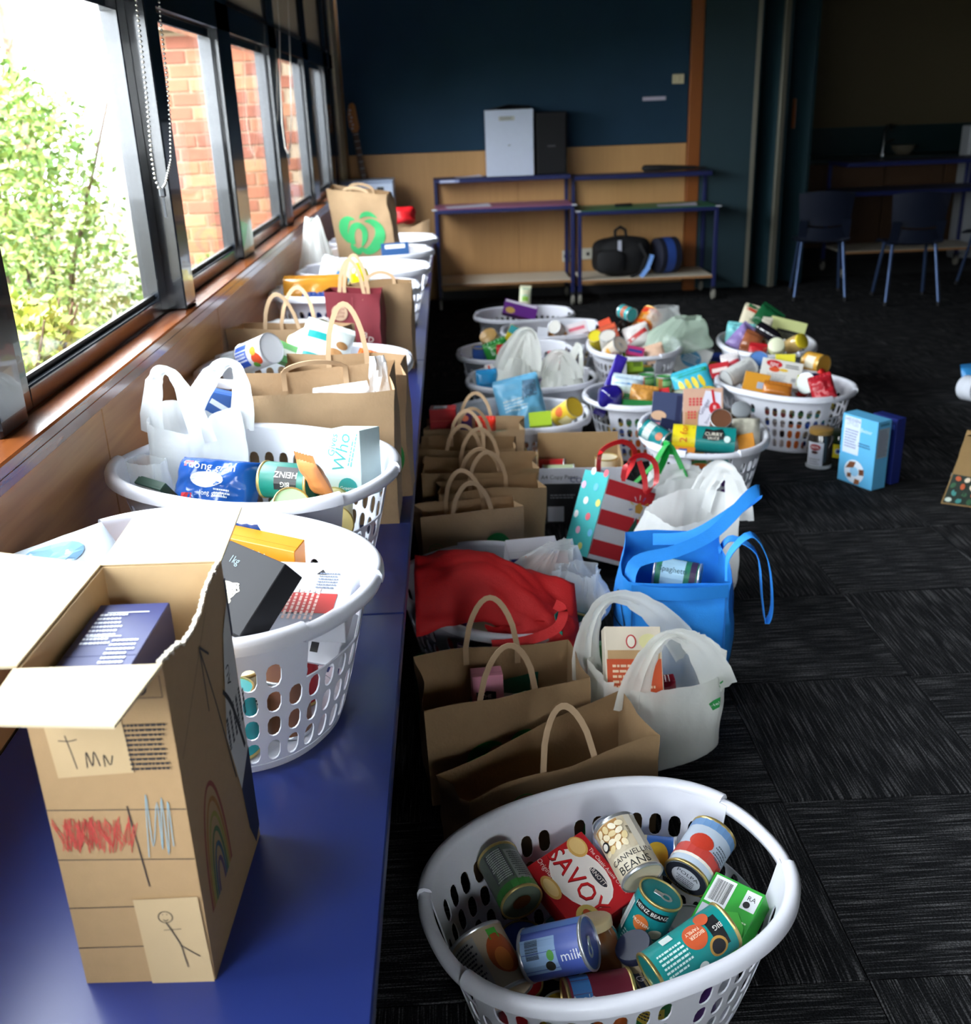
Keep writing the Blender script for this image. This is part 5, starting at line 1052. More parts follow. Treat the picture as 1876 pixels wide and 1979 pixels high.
pouch('orange-brown crispbread packet beside the pale green tin', '#c07a44', (.06, .03, .09), K(1192, 985, .775), K(1240, 1000, .775), K(1185, 900, .82), seed=9, amp=.3)
carton('pale mint carton with teal script standing at the end of the rice basket', '#cfe4e4', (.085, .09, .14), K(1415, 870, .785), K(1490, 872, .787), K(1385, 745, .83), pr=[('text', .0, .025, .04, 'Who', '#3f9a98', 75), ('text', -.02, .04, .022, 'Gives', '#3f9a98', 75), ('lines', .025, .03, .07, .012, '#5fb0ae', 75, 2), ('ell', .01, -.048, .022, .02, '#2f9a98'), ('text', .01, -.05, .011, 'Greener', '#e4f0f0')], faces={'l': [('poly', 0, 0, [(-.03, -.05), (.03, -.045), (.036, .03), (.0, .055), (-.036, .03)], '#7fd0d2'), ('poly', 0, 0, [(-.018, -.03), (.018, -.03), (.02, .02), (-.02, .02)], '#dff0f0')]})
carton('flat dark green carton at the wall end of the rice basket', '#173a2e', (.09, .02, .05), K(335, 1008, .745), K(420, 1035, .745), K(345, 985, .765), pr=[('rect', 0, .018, .085, .008, '#d9d6c8'), ('rect', 0, 0, .06, .014, '#2f7a5c')])
can('gold-lidded tin seen through the rice basket handle', '#c9b87a', K(1450, 1150, .715), K(1440, 1040, .715), r=.04)
# ---- third bench basket
L_ = crop(380, 330, 3.908)
into('b3')
can('white tub with blue lettering and a flower picture in the third bench basket', '#d8dade', L_(575, 1340, .80), L_(395, 1415, .785), r=.045, h=.12, metal='s', pr=[('rect', -.01, -.03, .07, .05, '#2f56b8'), ('lines', -.01, -.03, .06, .04, '#d8e0f0', 90, 4), ('ell', .012, .03, .02, .02, '#c84a2a'), ('ell', -.014, .026, .013, .013, '#e0a03c'), ('ell', .03, .014, .011, .011, '#5a9a3c')])
can('white labelled tin with a black band and gold lid tilted in the third bench basket', '#d6d8da', L_(975, 1205, .875), L_(800, 1300, .79), r=.043, h=.13, pr=[('rect', 0, .03, .14, .028, '#24303a'), ('rect', .0, -.02, .06, .05, '#eceeee')])
pouch('white and teal nut packet in the third bench basket', '#d8e2e0', (.15, .05, .12), L_(960, 1325, .82), L_(1150, 1385, .81), L_(1000, 1255, .85), seed=11, pr=[('rect', -.03, .02, .06, .022, '#1a9a98'), ('ell', .03, -.02, .026, .016, '#b98a5a'), ('ell', .045, .01, .018, .012, '#a0764a'), ('rect', .0, -.042, .12, .012, '#2f9a98')])
pouch('orange and white packet by the handle of the third bench basket', '#d8743a', (.08, .04, .07), L_(1340, 1475, .79), L_(1400, 1490, .79), L_(1345, 1430, .82), seed=12, pr=[('rect', 0, 0, .06, .03, '#ece4dc')])
carton('green striped carton low in the third bench basket', '#6fae6a', (.07, .04, .06), L_(690, 1340, .80), L_(740, 1360, .80), L_(690, 1300, .83), pr=[('rect', 0, 0, .06, .02, '#e8e8e0')])
into(None)
# white tissue standing in the big bag
b = MB(); b.grid(lambda u, v: ((u-.5)*.07*(1-.5*v)+.012*nz(u*3, v*3), .02*nz(u*4, v*4, 2)+.03*(u-.5)**2*4*.3, v*.17), 8, 10); b.grid(lambda u, v: ((.5-u)*.07*(1-.5*v), .004+.02*nz((1-u)*4, v*4, 2), v*.17), 8, 10)
tag(obj('tissue_paper', b, M('#e6e8ec', .7), None, True, loc=(-.19, 2.45, ZB+.22), rot=(0, 0, .3)), 'white tissue paper sticking out of the big brown bag', 'paper')
pouch('white and blue packet showing over the edge of the big brown bag', '#e2e5ea', (.14, .05, .12), V3((-.28, 2.41, ZB+.255)), V3((-.18, 2.41, ZB+.265)), V3((-.28, 2.43, ZB+.36)), seed=14, pr=[('rect', -.02, .045, .08, .012, '#3a66c0')])
carton('blue and white carton inside the white bag against the wall', '#2f5aa0', (.07, .05, .10), *[WY(418, 802, 2.285)+v for v in (V3((0, 0, 0)), V3((1, .05, -.3)), V3((.28, .08, 1)))], pr=[('rect', .01, .02, .06, .012, '#e4e8ee', -20), ('rect', 0, -.03, .06, .025, '#d8902a')])
# ---- around the maroon bag
into('b4a')
pouch('golden bread packet in the basket by the maroon bag', '#c98a2e', (.26, .08, .10), L_(900, 885, .83), L_(1050, 880, .83), L_(900, 850, .87), seed=15, rough=.25)
pouch('white and blue packet standing in the basket by the maroon bag', '#dfe4ea', (.15, .07, .17), L_(1090, 810, .85), L_(1170, 830, .85), L_(1085, 760, .93), seed=16, pr=[('poly', .01, -.02, [(-.04, -.04), (.03, -.04), (.045, .03), (-.01, .05)], '#3f8fd0'), ('ell', .0, .05, .03, .02, '#efefe8'), ('rect', .04, -.05, .03, .02, '#58b060')])
bottle('bright yellow squeeze bottle in the basket by the maroon bag', '#e8d41c', '#e8d41c', L_(1190, 695, .95), below(L_(1190, 695, .95), .2), r=.04, h=.16, neck=.2)
pouch('navy packet in the slumped white bag', '#1c3f86', (.12, .05, .09), L_(915, 1005, .79), L_(980, 1000, .79), L_(915, 970, .84), seed=18)
pouch('red packet against the wood panel beside the white bags', '#c01e26', (.08, .06, .16), L_(390, 960, .72), L_(440, 950, .72), L_(395, 900, .80), seed=19, rough=.2)
carton('white and magenta carton in the basket by the maroon bag', '#d8d2dc', (.08, .05, .1), L_(1500, 890, .80), L_(1550, 900, .80), L_(1495, 850, .84), pr=[('rect', 0, 0, .07, .03, '#a8265e', 30)])
into('b5')
carton('navy and white packet beside the apple-emblem bag', '#1f4a7c', (.14, .06, .10), L_(1530, 620, .78), L_(1590, 615, .78), L_(1530, 590, .82), pr=[('rect', 0, .03, .1, .02, '#dfe3e8')])
into(None)
def orange(label, p, r_, seed): 
    o = blob('orange', M('#e08a2a', .45, bump=.3, bscale=300), None, r_, r_, r_, (0, 0, 0), seed, .03, 2.0); o.location = p; return tag(o, label, 'orange', 'oranges in the white bag')
for k, (dx, dy, dz) in enumerate([(-.044, -.05, .045), (.044, -.05, .045), (.0, .031, .045), (-.044, -.03, .128), (.044, -.03, .128), (.0, .046, .128)]):
    orange('orange inside the white bag against the window wall', V3((-.662+dx, 5.15+dy, ZB+dz)), .042, k)
# ---- carpet baskets
A = crop(880, 560, 3.908); B_ = crop(1120, 580, 3.474)
into('F7')
pouch('turquoise and cream packet standing up in the basket with the purple carton', '#d8d8b8', (.075, .05, .16), A(525, 70, .33), A(560, 72, .33), A(525, 10, .42), seed=21, pr=[('rect', 0, .045, .07, .05, '#1fb0a4'), ('rect', 0, 0, .04, .03, '#8fc24a')])
carton('purple carton with white stripe in the furthest carpet basket', '#6a2a8a', (.21, .06, .09), A(490, 150, .25), A(600, 178, .245), A(500, 115, .29), pr=[('ell', -.06, -.02, .03, .02, '#d8b05a'), ('rect', 0, .035, .2, .014, '#e4dcea')], faces={'t': [('rect', 0, 0, .2, .04, '#e6e2ee'), ('rect', .0, 0, .19, .012, '#8a4ab0')]})
into('F5')
jar('noodle tub with red and cream label', '#d8b888', '#c9a060', A(230, 330, .33), A(280, 420, .25), r=.05, h=.12, pr=[('rect', 0, 0, .09, .05, '#b8202c'), ('text', 0, 0, .026, 'noodle', '#f0e4d8')])
pouch('glossy green packet in the basket with the noodle tub', '#2f8a3c', (.13, .06, .10), A(310, 455, .29), A(370, 430, .29), A(320, 400, .34), seed=23, rough=.2, pr=[('rect', 0, .02, .06, .02, '#8fd07a')])
carton('yellow and turquoise carton in the basket with the noodle tub', '#e8d22a', (.09, .04, .11), A(430, 360, .31), A(480, 385, .30), A(455, 300, .37), pr=[('rect', 0, .03, .088, .045, '#3fb0b8'), ('poly', .01, -.02, [(-.03, -.02), (.03, -.02), (.0, .03)], '#d04a2a')])
pouch('red and white packet at the rim of the basket with the noodle tub', '#c81e26', (.12, .06, .09), A(400, 480, .29), A(455, 475, .29), A(405, 430, .34), seed=24, pr=[('rect', .0, .025, .08, .03, '#efe6e2')])
can('blue tin at the wall end of the basket with the noodle tub', '#3a62b0', A(190, 430, .27), below(A(190, 430, .27)), r=.045)
into('F6')
can('small silver tin lying in the basket with the flour packet', '#b9b6ae', A(755, 285, .30), A(800, 320, .29), metal='s', h=.07)
pouch('blue and gold bread packet in the basket with the flour packet', '#c08a4a', (.17, .07, .10), A(800, 370, .30), A(900, 395, .30), A(800, 330, .34), seed=25, pr=[('rect', -.05, .01, .06, .06, '#2f8ad0')])
carton('tall white and navy flour packet in the sixth carpet basket', '#d9dce6', (.06, .05, .14), A(668, 400, .31), A(690, 402, .31), A(664, 340, .38), pr=[('rect', -.01, -.03, .04, .06, '#2a4fa8')])
carton('dark green carton below the bread packet', '#2f5a3c', (.16, .07, .08), A(780, 430, .27), A(860, 432, .27), A(780, 400, .30), pr=[('rect', 0, .02, .14, .016, '#b0642c')])
carton('white and pink carton by the rim of the flour packet basket', '#dcd2d6', (.12, .05, .07), A(920, 325, .29), A(990, 305, .30), A(915, 295, .32), pr=[('rect', 0, 0, .09, .02, '#d86a7c')])
# heaped basket
into('F8')
can('large orange tin with white lettering on top of the heap', '#e05a1e', A(1400, 305, .385), A(1480, 190, .45), r=.058, h=.13, pr=[('rect', 0, .0, .13, .07, '#e8902a'), ('text', 0, .012, .036, 'KIDS', '#f4e8d0', 0), ('text', 0, -.02, .026, 'loops', '#f4e8d0'), ('ell', .05, -.03, .02, .016, '#c8321e')])
can('small turquoise tin behind the large orange tin', '#1a9a9e', A(1340, 215, .40), A(1280, 190, .41), h=.09, metal='s', pr=[('rect', 0, 0, .08, .03, '#b05a3a')])
bottle('dark sauce bottle with a green cap lying on the heap', '#1a1210', '#1c5a34', A(1165, 365, .33), A(1270, 235, .40), r=.038, h=.2)
carton('brick red carton in the heap', '#a8452a', (.15, .06, .09), A(1070, 335, .34), A(1160, 300, .35), A(1050, 290, .38), pr=[('rect', 0, .03, .14, .02, '#d8562e'), ('lines', 0, -.01, .12, .04, '#e0b8a0', 0, 3)])
carton('orange-red carton tip beside the sauce bottle', '#d84a24', (.07, .05, .07), A(1150, 275, .37), A(1180, 262, .37), A(1140, 245, .40))
can('white tin with a red base band at the rim of the heap', '#d8d4cc', A(1100, 335, .35), A(1120, 460, .29), metal='s', r=.042, pr=[('rect', 0, -.045, .15, .018, '#b8202a')])
can('cream tin with a silver pull-tab lid at the rim of the heap', '#d6c8b8', A(1255, 415, .33), A(1190, 470, .28), metal='s', tab=True, r=.042, pr=[('ell', -.01, -.01, .02, .016, '#d8a040'), ('rect', .02, .01, .02, .04, '#c86a8a')])
can('yellow tin at the wall-side rim of the heap', '#d8c82a', A(965, 360, .31), A(985, 420, .27), r=.036)
pouch('white and red packet under the green-tinted film', '#dcd6d4', (.14, .06, .11), A(1370, 345, .34), A(1440, 320, .34), A(1355, 300, .38), seed=27, pr=[('rect', 0, 0, .12, .025, '#c03a3c', 20)])
carton('lime green carton in the handle of the heaped basket', '#9ac22c', (.10, .05, .10), A(1340, 545, .18), A(1420, 540, .18), A(1340, 490, .24), pr=[('rect', .02, 0, .04, .05, '#6a8a24')])
pouch('pale peach packet at the right rim of the heap', '#d8b49a', (.10, .05, .07), A(1500, 470, .29), A(1550, 455, .29), A(1495, 440, .32), seed=28)
carton('pink and navy packet in the middle of the heap', '#b8306a', (.09, .04, .05), A(1350, 465, .30), A(1400, 475, .30), A(1345, 440, .33), pr=[('rect', 0, 0, .07, .016, '#2a3a8a')])
# between the two bag basket and the bench
into('F4')
pouch('turquoise blue packet at the wall-side rim of the two bag basket', '#2a9ad8', (.10, .05, .08), A(185, 685, .27), A(235, 680, .27), A(180, 650, .31), seed=29)
carton('white carton with a red stripe beside the turquoise packet', '#dcd8d8', (.04, .03, .13), A(272, 660, .30), A(290, 655, .30), A(295, 610, .36), pr=[('rect', 0, 0, .01, .12, '#c8402a')])
pouch('pink labelled packet showing through the bulging white bag', '#d86a74', (.08, .04, .06), A(755, 520, .36), A(790, 520, .36), A(755, 490, .40), seed=30)
# light blue crisp packet basket
into('F3')
pouch('big light blue crisp packet standing in its basket', '#6fb6dc', (.20, .10, .25), A(490, 860, .32), A(590, 835, .32), A(530, 760, .44), seed=31, amp=.25, pr=[('poly', .04, .06, [(-.03, -.05), (.04, -.03), (.045, .04), (-.01, .045)], '#5a7c98'), ('ell', .03, -.09, .014, .014, '#16161a'), ('lines', -.02, .0, .1, .06, '#cfe6f2', 0, 4)])
can('yellow tin with its gold base turned outward in the crisp packet basket', '#e6c23c', A(902, 885, .315), A(790, 960, .25), r=.043, pr=[('ell', -.02, .0, .022, .022, '#e0703c'), ('rect', .03, 0, .04, .06, '#f0e0a0')])
carton('lime carton beside the light blue crisp packet', '#a8c82a', (.09, .05, .06), A(640, 975, .25), A(690, 970, .25), A(640, 945, .28))
# two green tins basket
into('F9')
pouch('tall purple-blue glossy packet at the wall end of the two green tins basket', '#3a2a9a', (.055, .03, .27), A(1060, 720, .36), A(1085, 730, .36), A(1035, 620, .48), seed=33, rough=.15, amp=.3)
blob('wrapped_egg', M('#231a7a', .12, coat=.8), None, .055, .05, .045, (0, 0, 0), 41, .12); o = bpy.data.objects['wrapped_egg']; o.location = P3(A(1180, 810, .29)); tag(o, 'round purple foil-wrapped egg in the two green tins basket', 'chocolate egg')
for k, (u, v) in enumerate(((1440, 645), (1575, 655))):
    q = A(u, v, .42); can(('green tin with white and red label, the taller-looking of the pair', 'green tin with white and red label next to its twin')[k], '#3f9a4a', q, below(q), metal='s', pr=[('rect', -.022, 0, .03, .1, '#c8442a'), ('rect', .02, .028, .055, .022, '#9ad08a'), ('rect', .02, -.004, .055, .022, '#9ad08a'), ('rect', .02, -.036, .055, .022, '#9ad08a')], group='pair of green tins')
    q2 = A(u, v, .42); p2 = P3(q2)
    can(('plain tin under the taller-looking green tin', 'plain tin under the green tin next to its twin')[k], '#8a8f7a', V3((p2.x, p2.y, p2.z-.112)), V3((p2.x, p2.y, p2.z-.3)), h=.105, group='tins under the green pair')
pouch('blue and white packet beside the pair of green tins', '#cfe0ea', (.14, .06, .09), A(1290, 725, .32), A(1360, 735, .32), A(1290, 690, .36), seed=34, pr=[('rect', 0, .02, .12, .03, '#2a86c8')])
pouch('clear packet with green print below the blue and white packet', '#b8c8c0', (.12, .06, .07), A(1295, 795, .29), A(1355, 800, .29), A(1295, 765, .32), seed=35, pr=[('rect', 0, 0, .08, .02, '#4aa06a')])
pouch('golden noodle packet at the front rim of the two green tins basket', '#c98e44', (.12, .05, .08), A(1420, 835, .28), A(1490, 845, .28), A(1420, 800, .32), seed=36, amp=.25)
carton('red and white carton between the green tins and the navy carton', '#c8242c', (.10, .05, .09), A(1555, 810, .30), A(1620, 800, .30), A(1555, 770, .35), pr=[('poly', 0, 0, [(-.03, -.02), (.03, -.03), (.02, .03), (-.02, .02)], '#e8dcdc')])
carton('dark green flat carton at the rim below the noodle packet', '#1f7a3a', (.15, .04, .04), A(1400, 875, .265), A(1480, 880, .265), A(1400, 860, .28))
pouch('turquoise packet with yellow fish print in the two green tins basket', '#3fb0c8', (.17, .06, .13), A(1790, 700, .34), A(1880, 670, .34), A(1800, 640, .41), seed=37, pr=[('rect', .0, .05, .15, .02, '#2a8a4a')]+[('ell', -.05+.03*k, -.005, .011, .03, '#e8cc2a', 12) for k in range(4)])
can('gold pull-tab tin standing by the navy carton', '#cfd8c0', A(1735, 785, .33), below(A(1735, 785, .33), .1), tab=True, r=.045)
# yellow and teal tin pack basket
into('F10')
carton('slate blue carton leaning in the tin pack basket', '#3c4668', (.12, .07, .20), B_(530, 770, .33), B_(590, 775, .33), B_(540, 650, .44), pr=[('ell', -.03, .0, .03, .02, '#d8b090'), ('rect', -.02, -.04, .04, .02, '#c87a8a'), ('rect', .045, 0, .02, .18, '#20264a')], faces={'r': [('lines', 0, .04, .05, .1, '#8890b0', 0, 8)]})
carton('cake mix carton with a red gingham spoon picture', '#c9a08a', (.155, .06, .20), B_(805, 770, .34), B_(960, 768, .34), B_(805, 660, .44), pr=[('poly', .01, .0, [(-.04, -.08), (.06, -.08), (.06, .08), (.0, .09), (-.02, .02)], '#d6d4e2')] + [('ell', -.05+.014*(k % 4), .055-.012*(k//4), .005, .005, '#c8323c') for k in range(12)] + [('ell', .045, .015, .022, .026, '#c21e2a'), ('rect', .04, .062, .010, .06, '#c21e2a', 8), ('text', .045, .018, .022, 'B', '#f4ecec'), ('rect', -.045, -.03, .05, .06, '#b88a62'), ('text', .005, .02, .026, 'Ginger', '#5a5a78', 60), ('text', .02, -.03, .018, 'bread', '#5a5a78', 60)] + [('ell', -.055+.012*(k % 3), -.0-.012*(k//3), .0045, .0045, '#c8323c') for k in range(9)])
tpk = thing('tin_pack', 'shrink-wrapped pack of two yellow and teal tins', 'tin pack', mtx=ff(B_(875, 945, .33), B_(1060, 958, .33), B_(875, 850, .37), .0))
for k, xx in enumerate((-.075, 0, .075)):
    pass
for k, (zz, yy) in enumerate(((.0, .04),)):
    for x0, x1, c in ((-.115, -.03, '#e8d626'), (-.03, .115, '#12807e')):
        b = MB()
        def wrap(u, v, x0=x0, x1=x1):
            a = 2*PI*v; ca, sa = math.cos(a), math.sin(a); yv = .075*math.copysign(abs(ca)**.9, ca); return (x0+(x1-x0)*u, .04+yv*.55, .045*math.copysign(abs(sa)**.8, sa)*(1-.12*math.cos(2*a)))
        b.grid(wrap, 6, 28, cv=True)
        obj('sleeve', b, M(c, .3, var=.05), tpk, True, 60)
    for sx in (-1, 1): obj('tin_end', MB().lathe([(.0, 0), (.034, 0), (.036, .002), (.034, .004), (0, .004)], 24), m_silver, tpk, True, 50, loc=(sx*.115, .04, 0), rot=(0, PI/2, 0))
fnp = lambda x, y, o: (x, .04-.055*.75*math.sqrt(max(0, 1-(y/.047)**2))-.004-o*3, y)
prints(tpk, [('poly', .035, .008, [(-.04, -.02), (-.03, .022), (.0, .016), (.03, .024), (.042, -.018), (.0, -.026)], '#1c1a1e'), ('text', .035, .006, .02, 'CURRY', '#f0ead8'), ('text', .035, -.010, .014, 'SAUCE', '#f0ead8'), ('ell', .085, -.01, .012, .012, '#cfe6e2'), ('text', -.072, .006, .038, '2 for', '#c8321e', 90), ('rect', -.04, 0, .006, .07, '#c8b81e')], fnp)
can('teal tin lying at the wall-side rim of the tin pack basket', '#15888c', B_(575, 960, .29), B_(430, 870, .32), metal='s', pr=[('rect', 0, -.02, .08, .03, '#d8e4e2'), ('ell', .0, .03, .016, .014, '#c87a5a'), ('bars', -.02, .0, .02, .03, '#d8e0e0', 90)])
pouch('white rice packet at the end of the tin pack basket', '#d6d2c0', (.12, .10, .13), B_(1185, 890, .33), B_(1280, 888, .33), B_(1185, 800, .39), seed=44, amp=.15, crimp=False, pr=[('rect', -.05, -.01, .02, .06, '#3fa0a8')])
can('yellow tin lid with a red ring behind the cake mix carton', '#e6c020', B_(875, 620, .40), B_(870, 700, .33), r=.055, pr=[('rect', 0, 0, .1, .03, '#c8321e')], lidpr=[('ell', 0, 0, .053, .053, '#e8cc2e'), ('ell', 0, 0, .036, .036, '#c8301e'), ('ell', 0, 0, .024, .024, '#ecd862'), ('text', 0, .043, .013, 'HANA', '#7a1a14')])
jar('glass sauce jar with a green label beside the white rice packet', '#4a3a24', '#8a8f94', B_(1085, 730, .36), B_(1070, 830, .28), r=.04, h=.11, pr=[('rect', 0, .01, .06, .03, '#2f6a44')])
carton('small navy carton below the slate blue carton', '#141c3e', (.07, .05, .09), B_(590, 875, .29), B_(630, 885, .29), B_(600, 830, .33), pr=[('text', .01, .0, .02, 'N', '#d0d4e0')])
carton('orange and blue carton under the tin pack', '#d8842a', (.09, .045, .04), B_(630, 1005, .28), B_(710, 1010, .28), B_(630, 985, .30), pr=[('rect', 0, 0, .03, .024, '#3a4fa0')])
carton('amber carton right of the tin pack', '#c98428', (.06, .05, .07), B_(1110, 975, .28), B_(1140, 970, .28), B_(1110, 940, .31))
pouch('white and blue packet by the cake mix carton', '#cfd2c4', (.07, .05, .09), B_(970, 835, .33), B_(1000, 835, .33), B_(970, 790, .37), seed=46)
can('brown preserve tin by the white rice packet', '#6a4430', B_(1050, 830, .34), B_(1040, 890, .29), metal='s', r=.04)
# basket beside the cereal carton
into('F11')
can('silver tin with a white label lying on top of its basket', '#cfd0ce', B_(965, 540, .34), B_(1165, 430, .41), metal='s', h=.15, r=.046, rib=False, pr=[('lines', .0, .0, .06, .12, '#8a8c90', 0, 16), ('bars', .025, -.03, .02, .03, '#34363a', 90)])
carton('white carton with a red spc oval on top of its basket', '#dcdad4', (.18, .06, .12), B_(1385, 505, .37), B_(1530, 530, .365), B_(1400, 400, .44), pr=[('ell', -.035, .038, .036, .017, '#c21822', -4), ('text', -.035, .038, .03, 'spc', '#f4f0f0', -4), ('ell', -.03, .012, .024, .012, '#d8542a'), ('ell', .01, .014, .02, .007, '#e0b83a'), ('lines', .045, .035, .06, .02, '#2a2a30', 0, 2), ('lines', -.01, -.025, .1, .04, '#b0b0ae', 0, 5), ('bars', .06, -.025, .02, .02, '#8a8c90'), ('rect', .079, -.02, .008, .05, '#c8d02a')])
carton('red carton at the wall-side rim of the basket by the cereal carton', '#b81e2a', (.09, .05, .07), B_(945, 470, .33), B_(995, 460, .33), B_(940, 435, .37), pr=[('rect', 0, 0, .07, .02, '#ecd8d4')])
pouch('white and red packet behind the silver tin', '#d8d2d4', (.09, .05, .09), B_(1015, 425, .37), B_(1060, 415, .37), B_(1015, 390, .41), seed=50, pr=[('rect', 0, 0, .08, .02, '#c03a48', 15)])
can('blue and white tin behind the spc carton', '#5a86c8', B_(1200, 395, .42), B_(1195, 470, .35), r=.043, metal='s', pr=[('rect', 0, .02, .1, .03, '#e6ecf2')])
carton('yellow carton behind the spc carton', '#e8dc3a', (.09, .05, .06), B_(1385, 400, .43), B_(1440, 400, .43), B_(1385, 370, .46))
carton('amber yellow carton below the silver tin', '#d8962a', (.11, .06, .09), B_(1185, 555, .31), B_(1260, 570, .305), B_(1190, 510, .35), pr=[('rect', .02, -.01, .03, .03, '#a8b4c8')])
pouch('orange-brown packet under the spc carton', '#b8702a', (.12, .05, .05), B_(1320, 600, .30), B_(1400, 612, .30), B_(1330, 540, .33), seed=51, rough=.2)
bottle('red sauce bottle with a red cap in the basket by the cereal carton', '#c81e1e', '#d82a24', B_(1600, 465, .42), B_(1500, 560, .32), r=.035, h=.17)
can('yellow-green tin with gold end in the basket by the cereal carton', '#d8a03a', B_(1640, 440, .40), B_(1560, 420, .41), r=.048, h=.1, pr=[('rect', 0, .0, .06, .05, '#e8e0c8')])
can('navy tub with a white lid in the basket by the cereal carton', '#24408a', B_(1530, 560, .32), B_(1600, 560, .31), r=.045, h=.08, metal='s', lidpr=[('ell', 0, 0, .043, .043, '#cfd8d4')])
pouch('red net packet at the handle of the basket by the cereal carton', '#a81e2a', (.10, .06, .11), B_(1640, 600, .30), B_(1690, 585, .30), B_(1640, 540, .35), seed=52, amp=.35)
carton('yellow-green packet seen in the handle of the basket by the cereal carton', '#b8a82a', (.08, .04, .06), B_(1630, 680, .20), B_(1680, 665, .20), B_(1630, 650, .24))
# pale green carton basket
into('F12')
pouch('turquoise foil packet at the wall-side end of its basket', '#7fd0d4', (.15, .08, .15), B_(1000, 240, .34), B_(1080, 250, .34), B_(1005, 150, .42), seed=55, amp=.35, rough=.2)
pouch('purple and turquoise film packet beside the rice pouch', '#9a86c4', (.10, .05, .14), B_(1100, 255, .33), B_(1140, 290, .32), B_(1080, 190, .39), seed=56, amp=.3, rough=.2)
pouch('rice pouch with green, red and white print', '#d6cdb4', (.16, .07, .17), B_(1180, 140, .41), B_(1265, 165, .40), B_(1195, 60, .48), seed=57, pr=[('text', -.0, -.01, .034, 'THAI', '#5a6a4a', -15), ('text', -.0, -.045, .03, 'RICE', '#5a6a4a', -15), ('rect', .0, .05, .13, .018, '#c8402a', -15), ('rect', .01, .072, .14, .02, '#1f7a44', -15)])
pouch('dark green pouch edge behind the rice pouch', '#175a34', (.14, .04, .10), B_(1265, 120, .44), B_(1330, 165, .43), B_(1290, 75, .48), seed=58)
carton('pale green carton with a black label panel on top of its basket', '#c9cf8e', (.19, .055, .14), B_(1455, 205, .38), B_(1580, 235, .375), B_(1440, 130, .43), pr=[('poly', .02, -.02, [(-.07, -.03), (.07, -.03), (.07, .03), (-.07, .03)], '#24241e'), ('lines', .02, -.02, .12, .03, '#8a8a78', 0, 3)])
bottle('black vinegar bottle lying under the pale green carton', '#14121a', '#e0e0d8', B_(1390, 300, .31), B_(1290, 240, .35), r=.034, h=.18)
jar('pasta jar with a yellow lid at the rim of the pale green carton basket', '#c8a86a', '#e0c82a', B_(1495, 275, .32), B_(1420, 310, .30), r=.042, h=.10)
pouch('white and orange upright packet in the middle of the pale green carton basket', '#d8d2c0', (.055, .035, .18), B_(1240, 235, .37), B_(1270, 240, .37), B_(1228, 130, .47), seed=60, pr=[('ell', .0, -.05, .018, .022, '#d8783a'), ('rect', 0, -.01, .012, .03, '#4a9a5a')])
pouch('red packet low at the rim of the pale green carton basket', '#b8202a', (.09, .05, .05), B_(1195, 330, .29), B_(1230, 335, .29), B_(1195, 312, .31), seed=61)
pouch('brown glossy packet beside the purple film packet', '#9a5a3a', (.10, .06, .09), B_(1150, 265, .34), B_(1190, 280, .34), B_(1150, 225, .38), seed=62, rough=.2)
jar('pale cream jar at the front rim of the pale green carton basket', '#d8dca8', '#e4e6c8', B_(1320, 300, .31), B_(1322, 345, .27), r=.042, h=.09)
# ---- by the red tote
into(None)
carton('blue, white and red carton inside the knotted clear bag', '#d2d0d8', (.14, .07, .09), W(1035, 1095, .28), W(1085, 1090, .28), W(1035, 1070, .33), pr=[('rect', -.04, 0, .05, .085, '#2a3f9a'), ('rect', .03, 0, .02, .085, '#3a3a86', 15), ('rect', .055, -.02, .025, .04, '#c0382a')])
can('teal tin under the knotted clear bag', '#0f5a58', W(1120, 1175, .24), W(1105, 1225, .17), r=.045, pr=[('lines', 0, 0, .06, .05, '#8fc0bc', 0, 6)])
pouch('orange and brown packet between the red tote and the knotted bag', '#b0582a', (.12, .06, .10), W(1060, 1125, .27), W(1110, 1120, .27), W(1062, 1100, .31), seed=64)
can('green labelled tin lying inside the blue tote', '#2f7a5c', W(1353, 1122, .30), W(1268, 1106, .31), r=.04, h=.12, metal='s', pr=[('rect', .0, -.01, .10, .06, '#a8d0e0'), ('rect', 0, .042, .12, .016, '#3a2a4a'), ('text', -.01, -.01, .02, 'Spaghetti', '#204a5a', 90)])
pouch('white and grey packet low inside the blue tote', '#b8bcc4', (.16, .08, .16), V3((.53, 2.33, .20)), V3((.60, 2.33, .20)), V3((.53, 2.36, .28)), seed=66)
# ---- in the white bag beside the blue tote
carton('cream and orange noodle carton inside the white bag', '#d8ccb8', (.13, .05, .17), WY(1222, 1285, 2.05), WY(1272, 1285, 2.05), WY(1220, 1245, 2.08), pr=[('rect', 0, -.035, .125, .09, '#c4502a'), ('lines', 0, -.03, .1, .06, '#e8c8a8', 0, 5), ('ell', .035, .05, .022, .018, '#d8d29a'), ('ell', -.005, .05, .012, .016, '#b8242a'), ('ell', -.005, .05, .009, .013, '#e8e0d0'), ('rect', 0, .02, .12, .02, '#b8956a')])
pouch('maroon sweets packet in the mouth of the white bag', '#7a1428', (.13, .06, .11), WY(1262, 1372, 1.995), WY(1312, 1367, 1.995), WY(1262, 1338, 2.005), seed=68, rough=.15, pr=[('ell', .03, .01, .026, .014, '#8aa05a', 20), ('rect', -.03, .02, .03, .02, '#3a0a14')])
carton('green and kraft carton beside the noodle carton in the white bag', '#2f6a34', (.06, .05, .13), WY(1168, 1300, 2.10), WY(1190, 1300, 2.10), WY(1168, 1270, 2.11), pr=[('rect', -.01, -.02, .035, .06, '#b09060')])
